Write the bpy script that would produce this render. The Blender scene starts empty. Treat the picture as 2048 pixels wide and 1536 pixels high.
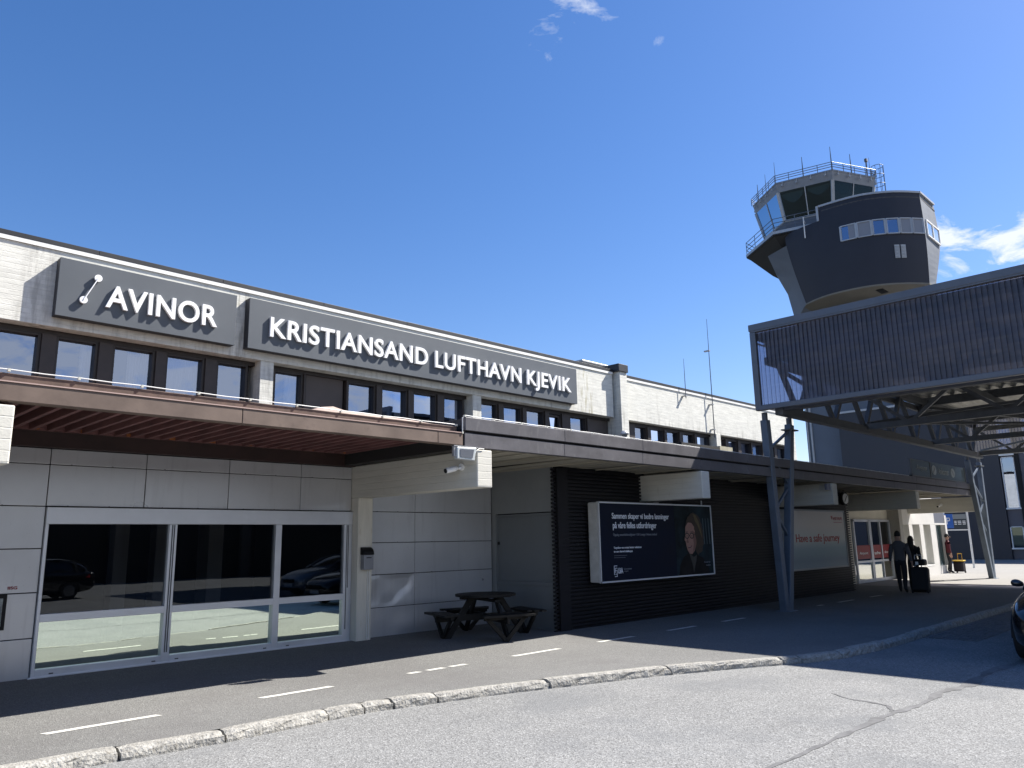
import bpy, bmesh, math, random
from math import sin, cos, pi, radians as R, atan2, sqrt, hypot
from mathutils import Vector as V, Matrix
random.seed(7)
S = bpy.context.scene
COL = S.collection

# ------------------------------------------------------------ camera
cd = bpy.data.cameras.new('camera'); cam = bpy.data.objects.new('camera', cd); COL.objects.link(cam)
cam.matrix_world = Matrix(((0.704944, -0.129056, -0.697423, 0.0), (-0.70904, -0.152877, -0.688397, 0.0),
                           (-0.017778, 0.979782, -0.199276, 1.75), (0, 0, 0, 1)))
cd.sensor_width = 36; cd.lens = 27.158; cd.clip_start = .05; cd.clip_end = 3000
S.camera = cam
# ------------------------------------------------------------ world, sun, exposure
SUN = V((.87, -.385, 1.0)).normalized()
S.view_settings.view_transform = 'Standard'; S.view_settings.look = 'None'
S.view_settings.exposure = 1.12; S.view_settings.gamma = 1
w = bpy.data.worlds.new('World'); S.world = w; w.use_nodes = True
nt = w.node_tree; nt.nodes.clear()
def N(nt, t, **k):
    n = nt.nodes.new(t)
    for a, b in k.items():
        if a.startswith('i_'): n.inputs[int(a[2:]) if a[2:].isdigit() else a[2:].replace('_', ' ')].default_value = b
        else: setattr(n, a, b)
    return n
def MATH(nt, op, a, b=None, clamp=False):
    n = nt.nodes.new('ShaderNodeMath'); n.operation = op; n.use_clamp = clamp
    for i, v in enumerate((a, b)):
        if v is None: continue
        if isinstance(v, (int, float)): n.inputs[i].default_value = v
        else: nt.links.new(v, n.inputs[i])
    return n.outputs[0]
sky = N(nt, 'ShaderNodeTexSky', sky_type='NISHITA', sun_disc=False, sun_elevation=math.asin(SUN.z),
        sun_rotation=atan2(SUN.x, SUN.y), air_density=1.1, dust_density=.35, ozone_density=3.2, altitude=0)
tc = N(nt, 'ShaderNodeTexCoord')
nz = N(nt, 'ShaderNodeTexNoise', i_Scale=17.0, i_Detail=9.0, i_Roughness=.62, i_Distortion=.5)
mp = N(nt, 'ShaderNodeMapping'); mp.inputs['Scale'].default_value = (1, 1, 2.2)
nt.links.new(tc.outputs['Generated'], mp.inputs[0]); nt.links.new(mp.outputs[0], nz.inputs['Vector'])
def patch(d, r, thr, gain, soft=.5):
    n = N(nt, 'ShaderNodeVectorMath', operation='DISTANCE'); nt.links.new(tc.outputs['Generated'], n.inputs[0])
    n.inputs[1].default_value = V(d).normalized()
    g = MATH(nt, 'SUBTRACT', 1.0, MATH(nt, 'DIVIDE', n.outputs['Value'], r), True)
    g = MATH(nt, 'MULTIPLY', MATH(nt, 'POWER', g, soft), 1.0)
    c = MATH(nt, 'SUBTRACT', MATH(nt, 'ADD', nz.outputs['Fac'], MATH(nt, 'MULTIPLY', g, .32)), thr)
    return MATH(nt, 'MULTIPLY', MATH(nt, 'MULTIPLY', c, gain, True), MATH(nt, 'MULTIPLY', g, 2.5, True), True)
ps = [patch((.615, .505, .612), .095, .755, 3.0, .7), patch((.697, .439, .567), .013, .74, 2.4, .8),
      patch((.923, .222, .313), .040, .67, 6, .5), patch((.945, .180, .303), .048, .70, 7, .6), patch((.952, .150, .325), .03, .68, 6, .6),
      patch((.946, .160, .268), .036, .64, 7, .6), patch((.35, -.9, .20), .6, .60, 5, .5), patch((-.1, -.9, .18), .5, .64, 5, .5), patch((.85, -.5, .10), .42, .60, 5, .5)]
m = ps[0]
for p in ps[1:]: m = MATH(nt, 'MAXIMUM', m, p)
hsv = N(nt, 'ShaderNodeHueSaturation', i_Hue=.5, i_Saturation=1.25, i_Value=1.0); nt.links.new(sky.outputs[0], hsv.inputs['Color'])
gn = N(nt, 'ShaderNodeMix', data_type='RGBA', blend_type='MULTIPLY'); gn.inputs[0].default_value = 1; gn.inputs[7].default_value = (1.08, .965, 1.09, 1); nt.links.new(hsv.outputs[0], gn.inputs[6])
bg = N(nt, 'ShaderNodeBackground', i_Strength=.07); nt.links.new(gn.outputs[2], bg.inputs[0])
bc = N(nt, 'ShaderNodeBackground', i_Strength=.52); bc.inputs[0].default_value = (.93, .96, 1, 1)
mx = N(nt, 'ShaderNodeMixShader'); nt.links.new(MATH(nt, 'MULTIPLY', m, .85), mx.inputs[0])
nt.links.new(bg.outputs[0], mx.inputs[1]); nt.links.new(bc.outputs[0], mx.inputs[2])
wo = N(nt, 'ShaderNodeOutputWorld'); nt.links.new(mx.outputs[0], wo.inputs[0])
sl = bpy.data.lights.new('sun', 'SUN'); so = bpy.data.objects.new('sun', sl); COL.objects.link(so)
sl.energy = 5.0; sl.angle = R(.55); sl.color = (1, .955, .89); so.location = (20, -10, 40)
so.rotation_euler = (-SUN).to_track_quat('-Z', 'Y').to_euler()

# ------------------------------------------------------------ materials
def mat(name, c, rough=.6, metal=0., var=.0, vs=3., bump=0., bs=30., spec=.5, stretch=None, coat=0., c2=None, det=5., dirt=0.):
    m = bpy.data.materials.new(name); m.use_nodes = True; t = m.node_tree; p = t.nodes['Principled BSDF']
    p.inputs['Roughness'].default_value = rough; p.inputs['Metallic'].default_value = metal
    p.inputs['Specular IOR Level'].default_value = spec; p.inputs['Coat Weight'].default_value = coat
    p.inputs['Base Color'].default_value = (*c, 1)
    g = N(t, 'ShaderNodeNewGeometry'); vec = g.outputs['Position']
    if stretch:
        q = N(t, 'ShaderNodeMapping'); q.inputs['Scale'].default_value = stretch; t.links.new(vec, q.inputs[0]); vec = q.outputs[0]
    out = None
    if var > 0 or c2:
        n = N(t, 'ShaderNodeTexNoise', i_Scale=vs, i_Detail=det, i_Roughness=.6); t.links.new(vec, n.inputs['Vector'])
        r = N(t, 'ShaderNodeValToRGB'); r.color_ramp.elements[0].position = .33; r.color_ramp.elements[1].position = .67
        a = tuple(x * (1 - var) for x in c); b = c2 if c2 else tuple(min(1, x * (1 + var)) for x in c)
        r.color_ramp.elements[0].color = (*a, 1); r.color_ramp.elements[1].color = (*b, 1)
        t.links.new(n.outputs['Fac'], r.inputs[0]); out = r.outputs[0]
        t.links.new(out, p.inputs['Base Color'])
        rr = N(t, 'ShaderNodeMapRange'); rr.inputs[3].default_value = max(.02, rough - .1); rr.inputs[4].default_value = min(1, rough + .1)
        t.links.new(n.outputs['Fac'], rr.inputs[0]); t.links.new(rr.outputs[0], p.inputs['Roughness'])
    if bump > 0:
        n2 = N(t, 'ShaderNodeTexNoise', i_Scale=bs, i_Detail=4.); t.links.new(vec, n2.inputs['Vector'])
        b = N(t, 'ShaderNodeBump', i_Strength=bump, i_Distance=.02); t.links.new(n2.outputs['Fac'], b.inputs['Height'])
        t.links.new(b.outputs[0], p.inputs['Normal'])
    m['col'] = out is not None
    return m
def mulcol(m, fac_socket, c, amount=1.):
    """blend the base colour towards c by a factor socket"""
    t = m.node_tree; p = t.nodes['Principled BSDF']; x = N(t, 'ShaderNodeMix', data_type='RGBA')
    bc = p.inputs['Base Color']
    if bc.is_linked: t.links.new(bc.links[0].from_socket, x.inputs[6])
    else: x.inputs[6].default_value = bc.default_value
    x.inputs[7].default_value = (*c, 1)
    t.links.new(MATH(t, 'MULTIPLY', fac_socket, amount, True), x.inputs[0]); t.links.new(x.outputs[2], bc)
def noise(t, scale, stretch=(1, 1, 1), det=5., lo=.5, hi=.7, coord='pos'):
    g = N(t, 'ShaderNodeNewGeometry'); q = N(t, 'ShaderNodeMapping'); q.inputs['Scale'].default_value = stretch
    t.links.new(g.outputs['Position'], q.inputs[0])
    n = N(t, 'ShaderNodeTexNoise', i_Scale=scale, i_Detail=det, i_Roughness=.65); t.links.new(q.outputs[0], n.inputs['Vector'])
    r = N(t, 'ShaderNodeMapRange'); r.inputs[1].default_value = lo; r.inputs[2].default_value = hi
    t.links.new(n.outputs['Fac'], r.inputs[0]); return r.outputs[0]
def xyz(t):
    g = N(t, 'ShaderNodeNewGeometry'); s = N(t, 'ShaderNodeSeparateXYZ'); t.links.new(g.outputs['Position'], s.inputs[0]); return s.outputs
def boards(m, axis, pitch, c, amount=.5, width=.06):
    """thin joints between the formwork boards, with a little relief"""
    t = m.node_tree; s = xyz(t)[axis]
    f = MATH(t, 'FRACT', MATH(t, 'DIVIDE', MATH(t, 'ADD', s, 50.), pitch))
    d = MATH(t, 'ABSOLUTE', MATH(t, 'SUBTRACT', f, .5))
    line = MATH(t, 'MULTIPLY', MATH(t, 'SUBTRACT', d, .5 - width), 1 / width, True)
    brk = noise(t, 1.8, (.3, 1, 6), lo=.38, hi=.62)
    k = MATH(t, 'MULTIPLY', line, brk)
    mulcol(m, k, c, amount)
    p = t.nodes['Principled BSDF']; b = N(t, 'ShaderNodeBump', i_Strength=.5, i_Distance=.01, invert=True)
    t.links.new(line, b.inputs['Height'])
    if p.inputs['Normal'].is_linked: t.links.new(p.inputs['Normal'].links[0].from_socket, b.inputs['Normal'])
    t.links.new(b.outputs[0], p.inputs['Normal'])

concrete = mat('painted_board_concrete', (.68, .672, .61), .85, var=.11, vs=2.5, bump=.25, bs=22, stretch=(1, 1, 5))
boards(concrete, 2, .098, (.38, .37, .33), .42, .06)
tt = concrete.node_tree
mulcol(concrete, MATH(tt, 'MULTIPLY', noise(tt, 5., (1, 1, .12), 6, .54, .74), noise(tt, .9, (1, 1, .6), 3, .45, .62)), (.34, .33, .28), .4)
mulcol(concrete, noise(tt, 14., (1, 1, 1), 3, .68, .8), (.38, .36, .31), .5)
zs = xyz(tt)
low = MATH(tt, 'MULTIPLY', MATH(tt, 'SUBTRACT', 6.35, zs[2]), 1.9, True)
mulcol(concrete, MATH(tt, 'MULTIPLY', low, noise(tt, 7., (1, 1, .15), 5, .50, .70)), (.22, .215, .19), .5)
# greenish drip stains in a band under a roof leak
gx = MATH(tt, 'MULTIPLY', MATH(tt, 'SUBTRACT', .42, MATH(tt, 'ABSOLUTE', MATH(tt, 'SUBTRACT', zs[0], 19.35))), 5., True)
mulcol(concrete, MATH(tt, 'MULTIPLY', gx, noise(tt, 12., (1, 1, .1), 4, .5, .62)), (.30, .26, .12), .6)
gx = MATH(tt, 'MULTIPLY', MATH(tt, 'SUBTRACT', .30, MATH(tt, 'ABSOLUTE', MATH(tt, 'SUBTRACT', zs[0], 7.42))), 6., True)
mulcol(concrete, MATH(tt, 'MULTIPLY', gx, noise(tt, 12., (1, 1, .12), 4, .45, .6)), (.24, .23, .19), .55)
gx = MATH(tt, 'MULTIPLY', MATH(tt, 'SUBTRACT', .35, MATH(tt, 'ABSOLUTE', MATH(tt, 'SUBTRACT', zs[0], 3.55))), 4., True)
mulcol(concrete, MATH(tt, 'MULTIPLY', gx, noise(tt, 9., (1, 1, .12), 4, .45, .62)), (.26, .25, .22), .5)
conc_beam = mat('beam_concrete', (.62, .60, .53), .85, var=.06, vs=3, bump=.2, bs=30, stretch=(1, .4, 4))
boards(conc_beam, 2, .11, (.42, .40, .34), .14)
mulcol(conc_beam, noise(conc_beam.node_tree, 10., (1, 1, .2), 5, .60, .78), (.40, .37, .28), .5)
conc_col = mat('column_concrete', (.66, .63, .55), .85, var=.07, vs=3, bump=.2, bs=30, stretch=(4, 4, .4))
mulcol(conc_col, noise(conc_col.node_tree, 16., (1, 1, .1), 4, .62, .75), (.36, .27, .15), .6)
flash = mat('dark_roof_flashing', (.016, .017, .02), .5, var=.15, vs=1.5)
trimw = mat('white_trim', (.8, .79, .75), .6, var=.05)
roofm = mat('roof_felt', (.07, .07, .072), .9, var=.3, vs=4)
brown = mat('brown_canopy_metal', (.125, .086, .066), .62, var=.16, vs=2.2, c2=(.165, .118, .092), bump=.04, bs=60)
mulcol(brown, noise(brown.node_tree, 8., (1, 1, 1.5), 8, .58, .75), (.075, .05, .04), .6)
browntop = mat('weathered_brown_edge', (.105, .07, .055), .8, var=.3, vs=9, bump=.1, bs=80)
redsoff = mat('red_brown_soffit', (.05, .009, .009), .7, var=.25, vs=4)
joist = mat('red_brown_joist', (.19, .085, .08), .7, var=.25, vs=6, stretch=(1, .3, 1))
greyf = mat('grey_canopy_metal', (.125, .12, .128), .45, metal=.2, var=.13, vs=2.0, bump=.03, bs=4)
mulcol(greyf, noise(greyf.node_tree, 9., (1, 1, .4), 6, .56, .76), (.27, .265, .26), .45); mulcol(greyf, noise(greyf.node_tree, 1.4, (1, 1, 2), 5, .5, .7), (.085, .08, .082), .6)
darkgap = mat('shadow_gap_dark', (.012, .012, .013), .8)
plank = mat('soffit_board', (.36, .335, .27), .8, var=.18, vs=3, stretch=(4, .4, 1), bump=.2, bs=12)
panel = mat('grey_aluminium_panel', (.60, .605, .62), .30, metal=.45, var=.05, vs=.8, bump=.06, bs=1.4)
panelb = mat('panel_backing', (.03, .03, .032), .8)
alu = mat('aluminium_frame', (.66, .68, .72), .38, metal=.5, var=.04, vs=3)
slatm = mat('black_stained_slat', (.0095, .009, .012), .5, spec=.35, var=.3, vs=5, stretch=(.3, 1, 8), bump=.15, bs=20)
wfr = mat('dark_brown_window_frame', (.030, .024, .022), .5, var=.25, vs=4)
wfr2 = mat('brown_metal_pier', (.045, .035, .031), .55, var=.2, vs=4)
wpan = mat('brown_blind_panel', (.085, .068, .060), .6, var=.12, vs=2)
signm = mat('dark_grey_sign_metal', (.086, .097, .110), .5, metal=.1, var=.04, vs=1.2)
white = mat('white_letter_paint', (.88, .88, .87), .45)
curt = mat('white_curtain', (.85, .85, .85), .8, var=.12, vs=14, stretch=(6, 1, .2))
inter = mat('dark_interior', (.035, .035, .04), .9)
interw = mat('interior_wall', (.10, .10, .105), .8, var=.2, vs=1.2)
steel = mat('grey_painted_steel', (.13, .16, .20), .5, metal=.2, var=.12, vs=3)
steeld = mat('dark_grey_steel', (.125, .132, .138), .55, metal=.2, var=.15, vs=3)
steell = mat('canopy_edge_metal', (.135, .14, .155), .4, metal=.4, var=.08, vs=2)
galv = mat('galvanised_steel', (.42, .42, .42), .45, metal=.6, var=.15, vs=8)
deckm = mat('corrugated_deck', (.55, .54, .48), .55, metal=.2, var=.12, vs=1.2)
black = mat('black_plastic', (.010, .010, .011), .55, spec=.25)
rubber = mat('tyre_rubber', (.02, .02, .02), .85)
cable = mat('white_cable', (.75, .75, .72), .5)
yel = mat('yellow_bag_trim', (.6, .38, .03), .6)
redm = mat('red_decal', (.25, .015, .02), .5, var=.08, vs=2)
blue = mat('blue_sign_face', (.02, .11, .42), .5)
towd = mat('dark_tower_cladding', (.031, .034, .046), .55, spec=.3, var=.08, vs=.5, bump=.02, bs=2)
towg = mat('grey_tower_concrete', (.125, .145, .175), .7, var=.08, vs=.7, bump=.1, bs=5)
towsof = mat('tower_soffit_concrete', (.20, .185, .15), .85, var=.1, vs=.6)
towl = mat('light_tower_metal', (.42, .43, .44), .45, metal=.3, var=.06, vs=2)
cream = mat('cream_wall', (.62, .58, .48), .8, var=.06, vs=2)
whitew = mat('white_rendered_wall', (.60, .585, .55), .85, var=.05, vs=1.5, bump=.1, bs=20)
wood = mat('dark_stained_wood', (.012, .0115, .011), .6, spec=.25, var=.35, vs=6, stretch=(1, 1, 1), bump=.2, bs=40)

def glass(name, tint, refl, dark, trans, rough=.0, wav=.0, body=.08):
    m = bpy.data.materials.new(name); m.use_nodes = True; t = m.node_tree; t.nodes.clear()
    g = N(t, 'ShaderNodeBsdfGlossy', i_Roughness=rough); g.inputs[0].default_value = (*tint, 1)
    tr = N(t, 'ShaderNodeBsdfTransparent'); tr.inputs[0].default_value = (*trans, 1)
    d = N(t, 'ShaderNodeBsdfDiffuse'); d.inputs[0].default_value = (*dark, 1)
    fr = N(t, 'ShaderNodeFresnel', i_IOR=1.5)
    a = N(t, 'ShaderNodeMixShader'); a.inputs[0].default_value = body; t.links.new(tr.outputs[0], a.inputs[1]); t.links.new(d.outputs[0], a.inputs[2])
    b = N(t, 'ShaderNodeMixShader'); t.links.new(MATH(t, 'ADD', fr.outputs[0], refl, True), b.inputs[0])
    t.links.new(a.outputs[0], b.inputs[1]); t.links.new(g.outputs[0], b.inputs[2])
    if wav:
        n = N(t, 'ShaderNodeTexNoise', i_Scale=1.3, i_Detail=1.); gg = N(t, 'ShaderNodeNewGeometry'); t.links.new(gg.outputs['Position'], n.inputs['Vector'])
        bp = N(t, 'ShaderNodeBump', i_Strength=wav, i_Distance=.05); t.links.new(n.outputs['Fac'], bp.inputs['Height']); t.links.new(bp.outputs[0], g.inputs['Normal'])
    o = N(t, 'ShaderNodeOutputMaterial'); t.links.new(b.outputs[0], o.inputs[0]); return m
g_up = glass('upper_window_glass', (.58, .66, .84), .38, (.02, .02, .03), (.72, .74, .78), 0, .02)
g_dark = glass('dark_window_glass', (.8, .85, .9), .03, (.01, .01, .012), (.62, .64, .66), 0, .015)
g_mir = glass('pale_mirrored_glass', (.88, 1.0, .86), .78, (.1, .12, .1), (.4, .42, .4), .02, .03)
g_tow = glass('cab_glass', (.22, .36, .55), .0, (.02, .025, .03), (.30, .40, .44), 0, 0)
g_side = glass('tinted_side_glass', (.5, .7, .75), .10, (.06, .08, .08), (.45, .55, .58), 0, 0)
g_sign = glass('grey_sign_glass', (.6, .7, .75), .1, (.25, .31, .34), (.3, .35, .38), .1, 0, .6)

def translucent(name):
    m = bpy.data.materials.new(name); m.use_nodes = True; t = m.node_tree; t.nodes.clear()
    tr = N(t, 'ShaderNodeBsdfTransparent'); tr.inputs[0].default_value = (.56, .55, .70, 1)
    tl = N(t, 'ShaderNodeBsdfTranslucent'); tl.inputs[0].default_value = (.07, .07, .07, 1)
    df = N(t, 'ShaderNodeBsdfPrincipled', i_Roughness=.35); df.inputs['Base Color'].default_value = (.06, .062, .075, 1)
    # fine weathering scratches
    g = N(t, 'ShaderNodeNewGeometry'); mp_ = N(t, 'ShaderNodeMapping'); mp_.inputs['Rotation'].default_value = (R(50), 0, 0); mp_.inputs['Scale'].default_value = (1, 1, 9)
    t.links.new(g.outputs['Position'], mp_.inputs[0]); n = N(t, 'ShaderNodeTexNoise', i_Scale=1.6, i_Detail=6.); t.links.new(mp_.outputs[0], n.inputs['Vector'])
    r = N(t, 'ShaderNodeValToRGB'); r.color_ramp.elements[0].position = .42; r.color_ramp.elements[0].color = (.105, .112, .145, 1)
    r.color_ramp.elements[1].position = .75; r.color_ramp.elements[1].color = (.19, .17, .185, 1); t.links.new(n.outputs['Fac'], r.inputs[0]); t.links.new(r.outputs[0], df.inputs['Base Color'])
    a = N(t, 'ShaderNodeAddShader'); t.links.new(tl.outputs[0], a.inputs[0]); t.links.new(df.outputs[0], a.inputs[1])
    b = N(t, 'ShaderNodeMixShader'); b.inputs[0].default_value = .55; t.links.new(tr.outputs[0], b.inputs[1]); t.links.new(a.outputs[0], b.inputs[2])
    o = N(t, 'ShaderNodeOutputMaterial'); t.links.new(b.outputs[0], o.inputs[0]); return m
poly = translucent('translucent_corrugated_sheet')

def ground_mat(name, c, c2, rough=.9, patch_c=None, sp=90., spk=.35):
    m = mat(name, c, rough, var=.01, vs=.35, c2=c2, bump=.0); t = m.node_tree; p = t.nodes['Principled BSDF']
    g = N(t, 'ShaderNodeNewGeometry')
    v = N(t, 'ShaderNodeTexVoronoi', i_Scale=sp); t.links.new(g.outputs['Position'], v.inputs['Vector'])
    f = N(t, 'ShaderNodeSeparateColor'); t.links.new(v.outputs['Color'], f.inputs[0])
    hi = MATH(t, 'MULTIPLY', MATH(t, 'SUBTRACT', f.outputs[0], .62), 2.6, True)
    mulcol(m, hi, tuple(min(1, x * 2.1) for x in c), spk)
    lo = MATH(t, 'MULTIPLY', MATH(t, 'SUBTRACT', f.outputs[1], .66), 2.9, True)
    mulcol(m, lo, tuple(x * .35 for x in c), spk)
    n = N(t, 'ShaderNodeTexNoise', i_Scale=26., i_Detail=5.); t.links.new(g.outputs['Position'], n.inputs['Vector'])
    hh = MATH(t, 'ADD', n.outputs['Fac'], MATH(t, 'MULTIPLY', v.outputs['Distance'], .9))
    b = N(t, 'ShaderNodeBump', i_Strength=.55, i_Distance=.008); t.links.new(hh, b.inputs['Height']); t.links.new(b.outputs[0], p.inputs['Normal'])
    if patch_c: mulcol(m, noise(t, .5, (1, 1, 1), 6, .50, .62), patch_c, .5); mulcol(m, noise(t, 2.4, (1, 1, 1), 7, .60, .74), tuple(x * .72 for x in c), .4)
    return m
roadm = ground_mat('pale_road_asphalt', (.180, .181, .176), (.222, .222, .216), sp=75, patch_c=(.14, .145, .148), spk=.8)
mulcol(roadm, noise(roadm.node_tree, 3.5, (1, 1, 1), 6, .66, .76), (.09, .09, .088), .45)
mulcol(roadm, noise(roadm.node_tree, 1.2, (.25, 3, 1), 5, .55, .75), (.13, .13, .13), .35)
pavm = ground_mat('pavement_asphalt', (.140, .139, .132), (.168, .166, .158), sp=95, patch_c=(.125, .120, .116), spk=.6)
plaza = ground_mat('pale_concrete_paving', (.25, .24, .222), (.28, .27, .25), sp=60, spk=.15)
gndm = mat('outer_ground', (.045, .05, .045), .95, var=.3, vs=.05)
paint = mat('worn_white_road_paint', (.62, .61, .56), .7, var=.12, vs=9); mulcol(paint, noise(paint.node_tree, 30., (1, 1, 1), 4, .58, .7), (.2, .19, .18), .6)
granite = mat('rough_granite', (.33, .32, .29), .9, var=.28, vs=11, bump=.9, bs=38)
mulcol(granite, noise(granite.node_tree, 45., (1, 1, 1), 4, .50, .66), (.15, .13, .10), .65)
crackm = mat('tar_filled_crack', (.125, .125, .125), .8, var=.3, vs=6)

# ------------------------------------------------------------ mesh helpers
class MB:
    def __init__(s): s.v = []; s.f = []; s.m = []; s.cur = 0
    def add(s, vs, fs):
        o = len(s.v); s.v += [tuple(a) for a in vs]; s.f += [tuple(i + o for i in f) for f in fs]; s.m += [s.cur] * len(fs); return s
    def box(s, x0, x1, y0, y1, z0, z1):
        return s.add([(x, y, z) for z in (z0, z1) for y in (y0, y1) for x in (x0, x1)],
                     [(0, 2, 3, 1), (4, 5, 7, 6), (0, 1, 5, 4), (2, 6, 7, 3), (0, 4, 6, 2), (1, 3, 7, 5)])
    def quad(s, a, b, c, d): return s.add([a, b, c, d], [(0, 1, 2, 3)])
    def beam(s, p, q, w, h=None, up=(0, 0, 1)):
        h = h or w; p = V(p); q = V(q); d = (q - p).normalized(); u = V(up)
        if abs(d.dot(u)) > .98: u = V((0, 1, 0))
        r = d.cross(u).normalized(); u = r.cross(d)
        vs = [e + r * a * w / 2 + u * b * h / 2 for e in (p, q) for a, b in ((-1, -1), (1, -1), (1, 1), (-1, 1))]
        return s.add(vs, [(0, 3, 2, 1), (4, 5, 6, 7), (0, 1, 5, 4), (1, 2, 6, 5), (2, 3, 7, 6), (3, 0, 4, 7)])
    def tube(s, pts, r, n=8, cap=True):
        pts = [V(p) for p in pts]; rs = r if isinstance(r, (list, tuple)) else [r] * len(pts); vs = []; fs = []
        for i, p in enumerate(pts):
            d = (pts[min(i + 1, len(pts) - 1)] - pts[max(i - 1, 0)]).normalized()
            u = V((0, 0, 1)) if abs(d.z) < .9 else V((1, 0, 0)); a = d.cross(u).normalized(); b = d.cross(a)
            for k in range(n): t = 2 * pi * k / n; vs.append(p + (a * cos(t) + b * sin(t)) * rs[i])
        for i in range(len(pts) - 1):
            for k in range(n): fs.append((i * n + k, i * n + (k + 1) % n, (i + 1) * n + (k + 1) % n, (i + 1) * n + k))
        if cap: fs += [tuple(range(n - 1, -1, -1)), tuple(range((len(pts) - 1) * n, len(pts) * n))]
        return s.add(vs, fs)
    def prism(s, poly, z0, z1, top=None):
        n = len(poly); t = top or poly
        return s.add([(x, y, z0) for x, y in poly] + [(x, y, z1) for x, y in t],
                     [tuple(range(n - 1, -1, -1)), tuple(range(n, 2 * n))] + [(i, (i + 1) % n, n + (i + 1) % n, n + i) for i in range(n)])
    def plate(s, poly, y0, y1):   # polygon in x,z pushed through y
        n = len(poly)
        return s.add([(x, y0, z) for x, z in poly] + [(x, y1, z) for x, z in poly],
                     [tuple(range(n)), tuple(range(2 * n - 1, n - 1, -1))] + [(i, n + i, n + (i + 1) % n, (i + 1) % n) for i in range(n)])
    def rings(s, rings, closed=True, caps=True):
        n = len(rings[0]); vs = [p for r in rings for p in r]; fs = []
        for i in range(len(rings) - 1):
            for k in range(n if closed else n - 1): fs.append((i * n + k, i * n + (k + 1) % n, (i + 1) * n + (k + 1) % n, (i + 1) * n + k))
        if caps: fs += [tuple(range(n - 1, -1, -1)), tuple(range((len(rings) - 1) * n, len(rings) * n))]
        return s.add(vs, fs)
    def build(s, name, m, parent=None, bevel=0, smooth=False, sub=0, loc=None, rot=None, fix=True):
        me = bpy.data.meshes.new(name); me.from_pydata(s.v, [], s.f)
        ms = m if isinstance(m, (list, tuple)) else [m]
        for x in ms: me.materials.append(x)
        for p, i in zip(me.polygons, s.m): p.material_index = i; p.use_smooth = smooth
        if fix:
            bm = bmesh.new(); bm.from_mesh(me); bmesh.ops.recalc_face_normals(bm, faces=bm.faces); bm.to_mesh(me); bm.free()
        o = bpy.data.objects.new(name, me); COL.objects.link(o)
        if parent:
            o.parent = parent; o.matrix_parent_inverse = pinv(parent)
        if loc: o.location = loc
        if rot: o.rotation_euler = rot
        if bevel:
            b = o.modifiers.new('bevel', 'BEVEL'); b.width = bevel; b.segments = 2; b.limit_method = 'ANGLE'; b.angle_limit = R(40)
        if sub:
            b = o.modifiers.new('sub', 'SUBSURF'); b.levels = sub; b.render_levels = sub
        return o
def world(o):
    m = Matrix.LocRotScale(o.location, o.rotation_euler, o.scale)
    return world(o.parent) @ o.matrix_parent_inverse @ m if o.parent else m
def pinv(parent): return world(parent).inverted()
def tag(o, label=None, cat=None, group=None, kind=None):
    for k, v in (('label', label), ('category', cat), ('group', group), ('kind', kind)):
        if v: o[k] = v
    return o
def thing(name, label, cat, loc=(0, 0, 0), rz=0, group=None):
    o = bpy.data.objects.new(name, None); COL.objects.link(o); o.location = loc; o.rotation_euler = (0, 0, rz); o.empty_display_size = .2
    return tag(o, label, cat, group)
def local(parent, *objs):   # children built in the parent's own coordinates
    for o in objs: o.matrix_parent_inverse = Matrix()
def struct(name, mb, m, **k): return tag(mb.build(name, m, **k), kind='structure')

def text_mesh(s, bold=0., depth=0., spacing=1., shear=0):
    c = bpy.data.curves.new('t', 'FONT'); c.body = s; c.size = 1; c.offset = bold; c.extrude = depth; c.space_character = spacing; c.resolution_u = 5; c.shear = shear
    o = bpy.data.objects.new('t', c); COL.objects.link(o); bpy.context.view_layer.update()
    me = bpy.data.meshes.new_from_object(o.evaluated_get(bpy.context.evaluated_depsgraph_get()))
    vs = [tuple(v.co) for v in me.vertices]; fs = [tuple(p.vertices) for p in me.polygons]
    bpy.data.objects.remove(o); bpy.data.curves.remove(c); bpy.data.meshes.remove(me)
    return vs, fs
def text_in(mb, s, x0, x1, z0, z1, yf, yb, bold=.02, spacing=1.0, ref=None, slope=0, flip=False):
    """letters standing on the x axis between x0..x1 and z0..z1, front face at yf, back at yb"""
    vs, fs = text_mesh(s, bold, .1, spacing)
    rv = text_mesh(ref, bold, .1, spacing)[0] if ref else vs
    ax = min(v[0] for v in vs); bx = max(v[0] for v in vs); ay = min(v[1] for v in rv); by = max(v[1] for v in rv)
    out = [(x0 + (x - ax) / (bx - ax) * (x1 - x0), yf if z > 0 else yb, z0 + (y - ay) / (by - ay) * (z1 - z0)) for x, y, z in vs]
    mb.add(out, fs); return mb
def islands(mb):
    bm = bmesh.new(); me = bpy.data.meshes.new('i'); me.from_pydata(mb.v, [], mb.f); bm.from_mesh(me); bpy.data.meshes.remove(me)
    bmesh.ops.remove_doubles(bm, verts=bm.verts, dist=1e-4)
    seen = set(); res = []
    for f in bm.faces:
        if f.index in seen: continue
        st = [f]; seen.add(f.index); g = []
        while st:
            a = st.pop(); g.append(a)
            for e in a.edges:
                for b in e.link_faces:
                    if b.index not in seen: seen.add(b.index); st.append(b)
        res.append([[tuple(v.co) for v in a.verts] for a in g])
    bm.free(); out = []
    for g in res:
        q = MB(); idx = {}
        for f in g:
            ii = []
            for p in f:
                if p not in idx: idx[p] = len(q.v); q.v.append(p)
                ii.append(idx[p])
            q.f.append(tuple(ii)); q.m.append(0)
        out.append(q)
    out.sort(key=lambda q: min(v[0] for v in q.v)); return out

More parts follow.
